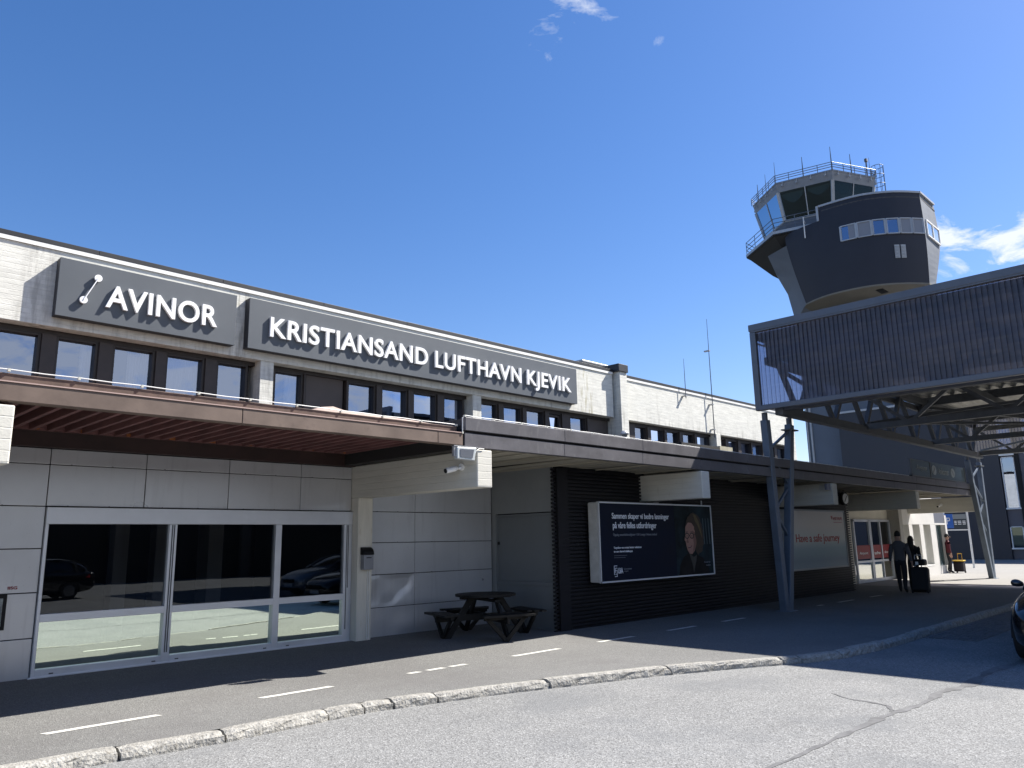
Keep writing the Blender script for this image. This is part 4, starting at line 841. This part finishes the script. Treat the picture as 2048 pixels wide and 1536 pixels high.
wo_ = ww.build('window', trimw, TW); pn = MB(); pn.quad((59.6, 15.71, 23.2), (62.5, 15.71, 23.2), (62.5, 15.71, 24.4), (59.6, 15.71, 24.4)); pn.build('pane', g_dark, wo_)
for t in (.715, .765):
    q = MB(); A = [arcp(t, 21.3, .05), arcp(t + .040, 21.3, .05), arcp(t + .040, 22.3, .05), arcp(t, 22.3, .05)]; q.quad(*A)
    for j in range(9):
        z = 21.35 + j * .105; q.beam(arcp(t + .003, z, .07), arcp(t + .037, z, .07), .04, .06)
    q.build('louvre_vent', towl, TW)
# cab
plat = hept(5.9)
q = MB(); q.rings([hept(3.9, 23.5), hept(5.75, 25.3), hept(5.9, 25.36), hept(5.9, 25.62)]); q.build('cab_platform', mat('dark_soffit_panel', (.02, .02, .021), .7), TW)
q = MB(); q.rings([hept(5.93, 25.45), hept(5.93, 25.68), hept(5.6, 25.68)], caps=False); q.build('platform_edge', towl, TW)
q = MB(); q.rings([hept(4.15, 25.5), hept(4.25, 26.85)]); q.build('cab_base', towg, TW)
q = MB(); q.rings([hept(4.84, 29.3), hept(5.0, 29.98), hept(5.04, 30.0), hept(5.04, 30.12)]); q.build('cab_roof', mat('cab_roof_metal', (.23, .245, .27), .5, metal=.2, var=.1, vs=2), TW)
q = MB(); q.rings([hept(4.28, 26.85), hept(4.30, 27.0), hept(4.86, 29.22), hept(4.88, 29.3)][:2]); q.build('cab_sill', towl, TW)
lo_, hi_ = hept(4.27, 26.95), hept(4.84, 29.3)
for i in range(7):
    a, b, c, d_ = V(lo_[i]), V(lo_[(i + 1) % 7]), V(hi_[(i + 1) % 7]), V(hi_[i])
    f = MB(); f.beam(a, d_, .24, .2); mid0 = a.lerp(b, .5); mid1 = d_.lerp(c, .5); f.beam(mid0, mid1, .07, .1); f.beam(a, b, .12, .12)
    wo_ = f.build('cab_window', towl, TW)
    pn = MB(); pn.quad(a, b, c, d_); pn.build('pane', g_tow, wo_)
q = MB(); q.rings([hept(2.2, 26.0), hept(2.2, 28.0)]); q.build('cab_interior', mat('cab_inside', (.05, .055, .05), .8), TW)
q = MB()
for i in range(7):
    for s_ in (0, 1):
        a = V(hi_[i]).lerp(V(hi_[(i + 1) % 7]), .04 + .5 * s_); b = V(hi_[i]).lerp(V(hi_[(i + 1) % 7]), .46 + .5 * s_); cen = V((CX, CY, 29))
        pts = []
        for k in range(11):
            u = k / 10; p_ = a.lerp(b, u); p_ = p_.lerp(cen, .06); pts.append(p_)
        rr = [[(p_.x, p_.y, 29.2), (p_.x, p_.y, 29.15 - (.25 + .75 * (1 - abs(2 * (k / 10) - 1) ** 1.5)) * (.9 if s_ else 1.1) * .8)] for k, p_ in enumerate(pts)]
        q.rings(rr, closed=False, caps=False)
q.build('cab_sun_blind', mat('grey_blind_cloth', (.20, .24, .23), .8), TW)
def rail(r, z, h, nseg, mid, m, name):
    q = MB()
    for i in range(7):
        a, b = V(hept(r, z)[i]), V(hept(r, z)[(i + 1) % 7])
        for hh in ([h] + mid): q.tube([a + V((0, 0, hh)), b + V((0, 0, hh))], .028, 6)
        for k in range(nseg): p_ = a.lerp(b, k / nseg); q.tube([p_, p_ + V((0, 0, h))], .028, 6)
    q.build(name, m, TW)
rail(5.85, 25.65, 1.1, 3, [.4, .75], steel, 'platform_railing'); rail(5.12, 30.08, .62, 4, [.22, .42], steel, 'roof_railing')
q = MB()
for i in range(7):
    a, b = V(hept(5.1, 30.0)[i]), V(hept(5.1, 30)[(i + 1) % 7])
    for k in range(4): p_ = a.lerp(b, (k + .5) / 4); q.tube([p_ + V((0, 0, .1)), p_ + V((0, 0, -.3))], .03, 6); q.tube([p_ + V((-.06, 0, -.35)), p_ + V((-.06, 0, -.2))], .07, 8)
q.build('roof_lights', towl, TW)
for (i, t, h, r_) in ((0, .0, 1.9, .03), (6, .6, 1.7, .03), (0, .5, 1.75, .05), (1, .0, 2.0, .05), (1, .45, 1.7, .05), (1, .9, 1.7, .025), (6, .25, 1.5, .05)):
    a, b = V(hept(5.0, 30.05)[i]), V(hept(5.0, 30.05)[(i + 1) % 7]); p_ = a.lerp(b, t); q = MB(); q.tube([p_, p_ + V((0, 0, h * .5)), p_ + V((0, 0, h))], [r_, r_ * .8, r_ * .4], 6); q.build('antenna_rod', steeld, TW)
# caged ladder on the right of the cab
lx, ly = CX + 1.05, CY - 4.5
q = MB()
for dx in (-.22, .22): q.tube([(lx + dx, ly, 26.1), (lx + dx, ly, 31.3)], .03, 6)
for j in range(17): q.tube([(lx - .22, ly, 26.2 + .3 * j), (lx + .22, ly, 26.2 + .3 * j)], .02, 6)
hoops = [28.2, 29.0, 29.8, 30.6, 31.4]
for z in hoops: q.tube([(lx + .45 * cos(t), ly - .42 + .48 * sin(t), z) for t in [pi * .75 + pi * 1.5 * k / 12 for k in range(13)]], .025, 6)
for k in range(0, 13, 2):
    t = pi * .75 + pi * 1.5 * k / 12; q.tube([(lx + .45 * cos(t), ly - .42 + .48 * sin(t), hoops[0]), (lx + .45 * cos(t), ly - .42 + .48 * sin(t), hoops[-1])], .02, 6)
q.build('caged_ladder', steel, TW)
q = MB(); q.tube([(lx - .55, ly + .3, 27), (lx - .5, ly + .2, 32.2)], .06, 8); q.box(lx - .62, lx - .38, ly + .1, ly + .3, 31.9, 32.15); q.build('camera_mast', steeld, TW)
q = MB(); q.tube([(55.9, 23.2, 25.9), (55.9, 23.2, 24.2)], .045, 8); q.beam((55.9, 23.2, 25.7), (56.7, 23.4, 25.7), .05); q.build('wind_rod', trimw, TW)
q = MB(); q.tube([(59.95, 26.2, 6), (59.95, 26.2, 18.5)], .06, 8); q.tube([(59.95, 25.9, 6), (59.95, 25.9, 12)], .09, 8); q.box(59.85, 59.99, 25.2, 25.6, 17.2, 19); q.build('drain_pipe', towl, TW)
# office block at the tower's foot
OB = thing('office_building', 'dark clad office block with tall window columns at the foot of the tower', 'building', (62, 14, 0))
q = MB(); q.box(59, 75, 13.12, 23.35, -.1, 10.8); q.build('dark_wing', mat('blue_black_cladding', (.028, .030, .040), .5, var=.08, vs=.7), OB)
q = MB(); q.box(58.93, 59.4, 13.05, 23.3, 10.8, 10.95); q.build('roof_edge', towl, OB)
q = MB(); q.box(60.6, 74, 18.5, 23.3, 10.95, 13.6); q.build('top_storey', mat('blue_grey_wall', (.16, .18, .22), .5), OB)
for k in range(3):
    y0 = 18.7 + k * 1.5; f = MB(); f.box(60.5, 60.6, y0, y0 + .1, 11, 13.4); f.box(60.5, 60.6, y0 + 1.4, y0 + 1.5, 11, 13.4); f.box(60.5, 60.6, y0, y0 + 1.5, 13.3, 13.4); wo_ = f.build('window', towl, OB); pn = MB(); pn.quad((60.56, y0 + .1, 11), (60.56, y0 + 1.4, 11), (60.56, y0 + 1.4, 13.3), (60.56, y0 + .1, 13.3)); pn.build('pane', g_up, wo_)
q = MB(); q.box(59.2, 75, -25, 13.1, -.1, 9.6); q.build('grey_wing', mat('mauve_grey_cladding', (.105, .10, .115), .55, var=.08, vs=.6), OB)
yy = 13.05; i = 0
while yy > 2:
    for z0, z1 in ((3.3, 6.6), (6.8, 9.0), (.75, 2.1)):
        f = MB(); f.box(59.08, 59.2, yy - .06, yy, z0, z1); f.box(59.08, 59.2, yy - .75, yy - .69, z0, z1); f.box(59.08, 59.2, yy - .75, yy, z1 - .05, z1); f.box(59.02, 59.2, yy - .8, yy + .05, z0 - .1, z0)
        wo_ = f.build('window', trimw, OB); pn = MB(); pn.quad((59.15, yy - .69, z0), (59.15, yy - .06, z0), (59.15, yy - .06, z1 - .05), (59.15, yy - .69, z1 - .05)); pn.build('pane', g_up if z0 > 1 else g_side, wo_)
    yy -= 2.0 if i % 2 else 1.45; i += 1
q = MB(); q.box(59.1, 59.19, 12.0, 12.25, 0, 9.5); q.box(59.1, 59.19, 10.2, 10.5, 0, 9.5); q.build('dark_pilaster', black, OB)

# ------------------------------------------------------------ blue information sign and posts
bs = thing('information_sign', 'blue and dark direction sign on a thin white post beyond the white wall', 'sign', (44.9, 11.9, 0))
q = MB(); q.tube([(44.95, 11.75, 0), (44.95, 11.75, 2.9)], .05, 8); q.tube([(44.95, 12.85, 0), (44.95, 12.85, 2.9)], .05, 8); q.box(44.9, 44.96, 11.75, 12.9, 1.88, 1.94); q.build('post', trimw, bs)
q = MB(); q.box(44.86, 44.90, 12.42, 12.80, 2.0, 2.72); q.build('blue_panel', blue, bs)
q = MB(); q.box(44.86, 44.90, 11.80, 12.41, 2.0, 2.45); q.build('dark_panel', mat('dark_sign_face', (.03, .04, .05), .5), bs)
q = MB(); q.box(44.86, 44.90, 11.80, 12.41, 2.46, 2.70); q.build('grey_panel', mat('grey_sign_face', (.22, .24, .24), .5), bs)
q = MB()
for y0, y1 in ((12.25, 12.36), (12.04, 12.20), (11.84, 11.98)):
    for z in (2.26, 2.33, 2.18): q.box(44.85, 44.858, y0, y1, z, z + .035)
q.box(44.85, 44.858, 12.68, 12.72, 2.2, 2.55); q.box(44.85, 44.858, 12.55, 12.68, 2.5, 2.54); q.box(44.85, 44.858, 12.55, 12.68, 2.36, 2.40); q.box(44.85, 44.858, 12.55, 12.59, 2.36, 2.54); q.build('symbols', white, bs)

# ------------------------------------------------------------ people
skinm = mat('skin', (.42, .25, .18), .5); shoem = mat('dark_shoe', (.015, .014, .014), .5)
def person(name, label, loc, rz, h, top, trou, hair, joints, edges, longhair=False, group=None):
    o = thing(name, label, 'person', loc, rz, group); k = h / 1.78
    names = list(joints); me = bpy.data.meshes.new('b'); me.from_pydata([tuple(c * k for c in joints[n][0]) for n in names], [(names.index(a), names.index(b)) for a, b in edges], [])
    ob = bpy.data.objects.new('b', me); COL.objects.link(ob)
    ob.modifiers.new('s', 'SKIN'); ob.modifiers['s'].branch_smoothing = .6; ob.modifiers['s'].use_smooth_shade = True
    for i, n in enumerate(names):
        sv = me.skin_vertices[0].data[i]; r_ = joints[n][1]; sv.radius = (r_[0] * k, r_[1] * k) if isinstance(r_, tuple) else (r_ * k, r_ * k); sv.use_root = (n == 'pelvis')
    su = ob.modifiers.new('u', 'SUBSURF'); su.levels = 2; su.render_levels = 2
    bpy.context.view_layer.update(); m2_ = bpy.data.meshes.new_from_object(ob.evaluated_get(bpy.context.evaluated_depsgraph_get()))
    bpy.data.objects.remove(ob); m2_.materials.clear()
    for x in (top, trou, skinm, shoem): m2_.materials.append(x)
    hd = V(joints['head'][0]) * k; hands = [V(joints[n][0]) * k for n in names if n.startswith('hand')]
    for p in m2_.polygons:
        c = p.center; p.use_smooth = True
        if c.z > joints['neck'][0][2] * k + .01: p.material_index = 2
        elif any((c - q_).length < .12 * k for q_ in hands): p.material_index = 2
        elif c.z < .09 * k: p.material_index = 3
        elif c.z < .93 * k and abs(c.y) < .22 * k and abs(c.x) < .45: p.material_index = 1
        else: p.material_index = 0
    b = bpy.data.objects.new('body', m2_); COL.objects.link(b); b.parent = o
    # hair cap
    q = MB(); rr = []
    for i in range(9):
        ph = pi * i / 8 * .62; rr.append([(hd.x - .01 + .095 * k * 1.02 * sin(ph) * cos(t) * (1.08), hd.y + .082 * k * sin(ph) * sin(t) * 1.06, hd.z + .02 * k + .125 * k * cos(ph)) for t in [2 * pi * j / 14 for j in range(14)]])
    q.rings(rr[1:]); hb = q.build('hair', hair, o, smooth=True); local(o, hb)
    if longhair:
        q = MB(); q.tube([hd + V((-.06, 0, .06)), hd + V((-.10, 0, -.08)), hd + V((-.12, 0, -.26)), hd + V((-.10, 0, -.38))], [.08, .095, .085, .03], 10); hb = q.build('long_hair', hair, o, smooth=True); local(o, hb)
    # face features
    q = MB(); q.tube([hd + V((.10, 0, .0)), hd + V((.125, 0, -.035))], [.010, .016], 6)
    for s_ in (-1, 1): q.tube([hd + V((0, .078 * s_, .02)), hd + V((-.005, .088 * s_, -.03))], [.018, .012], 6)
    hb = q.build('ears_and_nose', skinm, o, smooth=True); local(o, hb)
    return o
def pose(stride=.28, la=(.05, .0), ra=(-.05, .0)):
    J = {'pelvis': ((0, 0, .93), (.13, .17)), 'belly': ((0, 0, 1.08), (.125, .17)), 'chest': ((.01, 0, 1.28), (.13, .185)), 'collar': ((0, 0, 1.41), (.10, .13)), 'neck': ((.01, 0, 1.50), .058), 'head0': ((.02, 0, 1.585), (.078, .088)), 'head': ((.025, 0, 1.655), (.085, .100)), 'crown': ((.02, 0, 1.725), (.062, .075))}
    E_ = [('pelvis', 'belly'), ('belly', 'chest'), ('chest', 'collar'), ('collar', 'neck'), ('neck', 'head0'), ('head0', 'head'), ('head', 'crown')]
    for s_, nm, st, ar in ((1, 'l', stride, la), (-1, 'r', -stride, ra)):
        J['hip' + nm] = ((0, .09 * s_, .84), .10); J['knee' + nm] = ((st * .55 + .03, .095 * s_, .49), .078); J['ank' + nm] = ((st - (.06 if st < 0 else 0), .10 * s_, .09 + (.05 if st < 0 else 0)), .043); J['toe' + nm] = ((st + .14, .115 * s_, .035), .035)
        E_ += [('pelvis', 'hip' + nm), ('hip' + nm, 'knee' + nm), ('knee' + nm, 'ank' + nm), ('ank' + nm, 'toe' + nm)]
        J['sho' + nm] = ((0, .18 * s_, 1.40), .078); J['elb' + nm] = ((ar[0] * .4 - .03, .235 * s_ + ar[1] * .5, 1.12), .062); J['wri' + nm] = ((ar[0], .255 * s_ + ar[1], .87), .03); J['hand' + nm] = ((ar[0] + .01, .255 * s_ + ar[1], .80), (.036, .022))
        E_ += [('collar', 'sho' + nm), ('sho' + nm, 'elb' + nm), ('elb' + nm, 'wri' + nm), ('wri' + nm, 'hand' + nm)]
        for f_, (dx, ln) in enumerate(((-.028, .07), (-.01, .085), (.009, .08), (.026, .062))):
            J['f%d%s' % (f_, nm)] = ((ar[0] + .01 + dx, .25 * s_ + ar[1], .765), .0095); J['g%d%s' % (f_, nm)] = ((ar[0] + .01 + dx * 1.1, .238 * s_ + ar[1], .765 - ln), .008)
            E_ += [('hand' + nm, 'f%d%s' % (f_, nm)), ('f%d%s' % (f_, nm), 'g%d%s' % (f_, nm))]
        J['th' + nm] = ((ar[0] + .05, .245 * s_ + ar[1], .765), .010); E_ += [('hand' + nm, 'th' + nm)]
    return J, E_
jk = mat('grey_jacket', (.085, .084, .092), .8, var=.1, vs=9, bump=.2, bs=14); tr_ = mat('black_trousers', (.018, .018, .022), .8); hd_ = mat('dark_hair', (.015, .012, .01), .7); bl_ = mat('black_coat', (.012, .012, .014), .8)
J, E_ = pose(.20, (.04, .02), (-.16, -.08))
person('person', 'person in grey jacket and black trousers walking away and pulling a suitcase', (25.5, 8.66, 0), R(10), 1.84, jk, tr_, hd_, J, E_)
J, E_ = pose(-.18, (.1, .0), (-.1, .0))
person('person', 'person with long dark hair and black coat walking just beyond the grey jacket', (27.2, 8.85, 0), R(10), 1.68, bl_, tr_, hd_, J, E_, True)
J, E_ = pose(.05, (.14, .0), (.05, .0))
person('person', 'distant person in dark red top standing beside a bag at the white wall corner', (38.9, 11.12, 0), R(-60), 1.72, mat('dark_red_top', (.10, .012, .02), .8), tr_, hd_, J, E_)
def suitcase(name, label, loc, rz, w_, d_, h_, lean, m, trim):
    o = thing(name, label, 'suitcase', loc, rz); o.rotation_euler = (0, lean, rz)
    q = MB(); q.box(-d_ / 2, d_ / 2, -w_ / 2, w_ / 2, .06, h_); b = q.build('shell', m, o, bevel=.05); local(o, b)
    q = MB(); q.box(d_ / 2, d_ / 2 + .03, -w_ * .38, w_ * .38, h_ * .25, h_ * .8); b = q.build('front_pocket', m, o, bevel=.02); local(o, b)
    for s_ in (-1, 1):
        q = MB(); q.tube([(-d_ * .35, w_ * .42 * s_ - .02, .045), (-d_ * .35, w_ * .42 * s_ + .02, .045)], .045, 14); b = q.build('wheel', rubber, o); local(o, b)
    q = MB()
    for s_ in (-.09, .09): q.tube([(-d_ / 2 + .02, s_, h_), (-d_ / 2 + .02, s_, h_ + .34)], .009, 6)
    q.tube([(-d_ / 2 + .02, -.09, h_ + .34), (-d_ / 2 + .02, .09, h_ + .34)], .014, 8); b = q.build('handle', trim, o); local(o, b)
    return o
suitcase('suitcase', 'large black wheeled suitcase pulled beside the person in grey jacket', (25.35, 8.12, 0), R(8), .50, .30, .78, R(14), black, mat('silver_handle', (.4, .4, .42), .3, metal=.8))
tg_ = thing('shoulder_bag', 'small black bag with white tag resting on top of the large suitcase', 'bag', (25.5, 8.1, .8)); q = MB(); q.box(25.4, 25.7, 7.95, 8.28, .815, 1.0); q.build('bag_body', black, tg_, bevel=.05); q = MB(); q.box(25.39, 25.399, 8.12, 8.2, .84, .93); q.build('tag', white, tg_)
suitcase('suitcase', 'small black bag with yellow trim standing beside the white wall corner', (39.3, 10.85, 0), R(170), .42, .3, .5, 0, mat('black_fabric', (.02, .015, .02), .8), yel)
q = MB(); q.box(39.1, 39.5, 10.62, 11.08, .505, .56); yb = thing('folded_cloth', 'yellow strip lying on top of the small black bag', 'cloth', (39.3, 10.85, .5)); q.build('cloth', yel, yb, bevel=.02)

# ------------------------------------------------------------ cars
paintk = mat('black_car_paint', (.006, .007, .009), .22, metal=.0, coat=1.0, spec=.6); glk = glass('car_glass', (.8, .85, .9), .05, (.01, .01, .01), (.12, .12, .13))
chrome = mat('chrome', (.6, .6, .62), .12, metal=1); lampm = mat('headlamp_glass', (.45, .47, .48), .08, metal=.6, var=.5, vs=24); tailm = mat('red_tail_lens', (.9, .015, .02), .2)
def car(label, loc, rz, L=4.4, W=1.82, H=1.5, lights=True):
    o = thing('parked_car', label, 'car', loc, rz)
    # stations from nose (x=0) to tail (x=L): bottom z, belt z, top z, half width
    st_ = [(0.0, .34, .46, .58, .58), (.05, .24, .56, .70, .70), (.22, .19, .64, .80, .83), (.55, .18, .74, .90, .89), (1.0, .18, .82, .97, .905), (1.45, .18, .88, 1.01, .91), (2.2, .18, .92, 1.0, .91), (3.0, .18, .94, 1.0, .91), (3.7, .20, .95, 1.0, .89), (4.15, .25, .93, 1.0, .85), (4.34, .32, .88, .96, .80), (4.4, .42, .75, .86, .72)]
    rr = []
    for x, zb, zm, zt, hw in st_:
        half = [(0, zb), (hw * .80, zb), (hw * .97, zb + .07), (hw, (zb + zm) / 2), (hw * .995, zm), (hw * .93, zm + (zt - zm) * .75), (hw * .72, zt), (0, zt + .02)]
        ring = [(x, y, z) for y, z in half] + [(x, -y, z) for y, z in reversed(half[1:-1])]; rr.append(ring)
    q = MB(); q.rings(rr); b = q.build('body', paintk, o, smooth=True, sub=2); local(o, b)
    gh = [(1.15, .80, .97, .99), (1.75, .72, 1.32, .90), (2.3, .64, 1.46, .86), (3.1, .64, 1.47, .85), (3.8, .62, 1.38, .84), (4.25, .66, 1.02, .82)]
    rr = []
    for x, wt, zt, wb in gh:
        half = [(0, .93), (wb * .98, .93), (wb * .97, 1.0 if zt > 1.05 else .97), (wt * 1.02, zt - .06 if zt > 1.1 else zt - .01), (wt * .85, zt), (0, zt + .02)]
        rr.append([(x, y, z) for y, z in half] + [(x, -y, z) for y, z in reversed(half[1:-1])])
    q = MB(); q.rings(rr); b = q.build('window_glass', glk, o, smooth=True, sub=1); local(o, b)
    q = MB(); rr = []
    for x, wt, zt, wb in gh[2:5]: rr.append([(x, -wt * .9, zt - .015), (x, -wt * .6, zt + .025), (x, 0, zt + .035), (x, wt * .6, zt + .025), (x, wt * .9, zt - .015)])
    q.rings(rr, closed=False, caps=False)
    b = q.build('roof', paintk, o, smooth=True); local(o, b)
    q = MB()
    for s_ in (-1, 1):
        q.beam((1.15, .80 * s_, .98), (1.8, .73 * s_, 1.33), .05); q.beam((1.8, .73 * s_, 1.33), (2.35, .66 * s_, 1.44), .05); q.beam((2.65, .86 * s_, .98), (2.62, .70 * s_, 1.43), .07); q.beam((3.75, .85 * s_, .98), (3.6, .68 * s_, 1.41), .16, .05); q.beam((4.25, .80 * s_, 1.0), (3.85, .66 * s_, 1.37), .08); q.beam((2.3, .67 * s_, 1.44), (3.8, .65 * s_, 1.38), .05)
    b = q.build('roof_pillar', paintk, o); local(o, b)
    for x in (.85, 3.45):
        for s_ in (-1, 1):
            y = .80 * s_; q = MB(); q.tube([(x, y - .11 * s_, .32), (x, y + .10 * s_, .32), (x, y + .115 * s_, .32)], [.32, .32, .30], 28); wl = q.build('wheel', rubber, o); local(o, wl)
            q = MB(); q.tube([(x, y + .112 * s_, .32), (x, y + .125 * s_, .32)], .21, 20)
            for k in range(5): t = 2 * pi * k / 5; q.beam((x, y + .128 * s_, .32), (x + .2 * cos(t), y + .12 * s_, .32 + .2 * sin(t)), .05, .02)
            rm = q.build('rim', mat('alloy_rim', (.3, .3, .31), .3, metal=.8), wl); local(wl, rm)
            q = MB(); rr = [[(x + .40 * cos(t), s_ * .905, .32 + .40 * sin(t)), (x + .355 * cos(t), s_ * .905, .32 + .355 * sin(t)), (x + .355 * cos(t), s_ * .84, .32 + .355 * sin(t)), (x + .40 * cos(t), s_ * .84, .32 + .40 * sin(t))] for t in [pi * k / 14 for k in range(15)]]
            q.rings(rr); b = q.build('wheel_arch', black, o); local(o, b)
    for s_ in (-1, 1):
        q = MB(); q.rings([[(.055, .40 * s_, .60), (.045, .41 * s_, .69), (.10, .41 * s_, .73), (.12, .42 * s_, .60)], [(.10, .62 * s_, .60), (.12, .63 * s_, .73), (.22, .62 * s_, .765), (.24, .60 * s_, .60)], [(.24, .80 * s_, .63), (.30, .81 * s_, .745), (.45, .80 * s_, .79), (.45, .78 * s_, .64)], [(.52, .885 * s_, .72), (.56, .89 * s_, .77), (.60, .87 * s_, .78), (.60, .85 * s_, .72)]])
        b = q.build('headlight', lampm, o, smooth=True, sub=1); local(o, b)
        q = MB(); q.rings([[(4.30, .50 * s_, .86), (4.37, .52 * s_, .80), (4.38, .52 * s_, .74), (4.28, .5 * s_, .74)], [(4.12, .885 * s_, .90), (4.16, .88 * s_, .86), (4.14, .88 * s_, .76), (4.0, .86 * s_, .76)]]); b = q.build('tail_light', tailm, o); local(o, b)
        q = MB(); q.rings([[(1.62, .90 * s_, 1.0), (1.62, .90 * s_, 1.06), (1.68, .90 * s_, 1.06), (1.68, .90 * s_, 1.0)], [(1.55, 1.0 * s_, .97), (1.55, 1.0 * s_, 1.13), (1.74, 1.0 * s_, 1.12), (1.74, 1.0 * s_, .98)], [(1.58, 1.10 * s_, 1.0), (1.58, 1.10 * s_, 1.10), (1.72, 1.09 * s_, 1.09), (1.72, 1.09 * s_, 1.0)]]); b = q.build('wing_mirror', paintk, o, smooth=True, sub=2); local(o, b)
        q = MB(); q.box(1.95, 1.975, .908 * s_ - .006, .908 * s_ + .006, .3, .9); q.box(2.85, 2.865, .908 * s_ - .006, .908 * s_ + .006, .3, .9); q.box(2.55, 2.75, .92 * s_ - .015, .92 * s_ + .015, .80, .825); b = q.build('door_handle', black, o); local(o, b)
    q = MB(); q.box(-.02, .06, -.36, .36, .50, .62)
    for k in range(5): q.box(-.028, .0, -.36, .36, .51 + k * .024, .52 + k * .024)
    b = q.build('grille', black, o); local(o, b)
    q = MB(); q.box(-.03, .0, -.26, .26, .36, .47); b = q.build('number_plate', trimw, o); local(o, b)
    q = MB(); q.box(.02, .2, -.62, .62, .22, .33); b = q.build('lower_intake', black, o); local(o, b)
    return o
car('black car at the right edge facing the viewer in the canopy shadow', (13.15, 2.28, ROADZ), 0)
car('dark car mirrored in the shopfront glass with its red tail light showing', (6.1, -9.9, ROADZ), 0)
c3 = car('pale grey car in the canopy shadow seen only mirrored in the right shopfront pane', (15.0, -2.6, ROADZ), 0)
silver = mat('silver_car_paint', (.42, .43, .45), .3, metal=.5, coat=.6)
for ch in c3.children:
    if ch.name.split('.')[0] in ('body', 'roof', 'roof_pillar', 'wing_mirror'): ch.data.materials[0] = silver
# building across the road that the dark panes mirror
XR = thing('parking_house', 'low dark building across the road, seen only mirrored in the shopfront panes', 'building', (10, -24, 0))
q = MB(); q.box(-40, 70, -34, -22, -.12, 5.2); q.build('wall', mat('dark_timber_wall', (.028, .028, .03), .8, var=.2, vs=.6), XR)
for k in range(12):
    q = MB(); q.box(-30 + k * 7.5, -30 + k * 7.5 + .6, -21.98, -21.6, -.12, 4.4); q.build('pillar', mat('grey_post', (.09, .09, .092), .8) if k == 0 else bpy.data.materials['grey_post'], XR)
GR = {'wall_sign': 'lettered signs on the terminal facade', 'rope_light': 'white cables clipped along the canopies', 'antenna': 'antennas on the terminal roof', 'security_camera': 'security cameras on the beams',
      'billboard': 'lightbox posters on the slat wall', 'person': 'people by the entrance', 'suitcase': 'luggage by the entrance', 'parked_car': 'cars on the road'}
for o in list(S.objects):
    if not o.parent and o.name.split('.')[0] in GR: o['group'] = GR[o.name.split('.')[0]]
print('objects', len(bpy.data.objects))
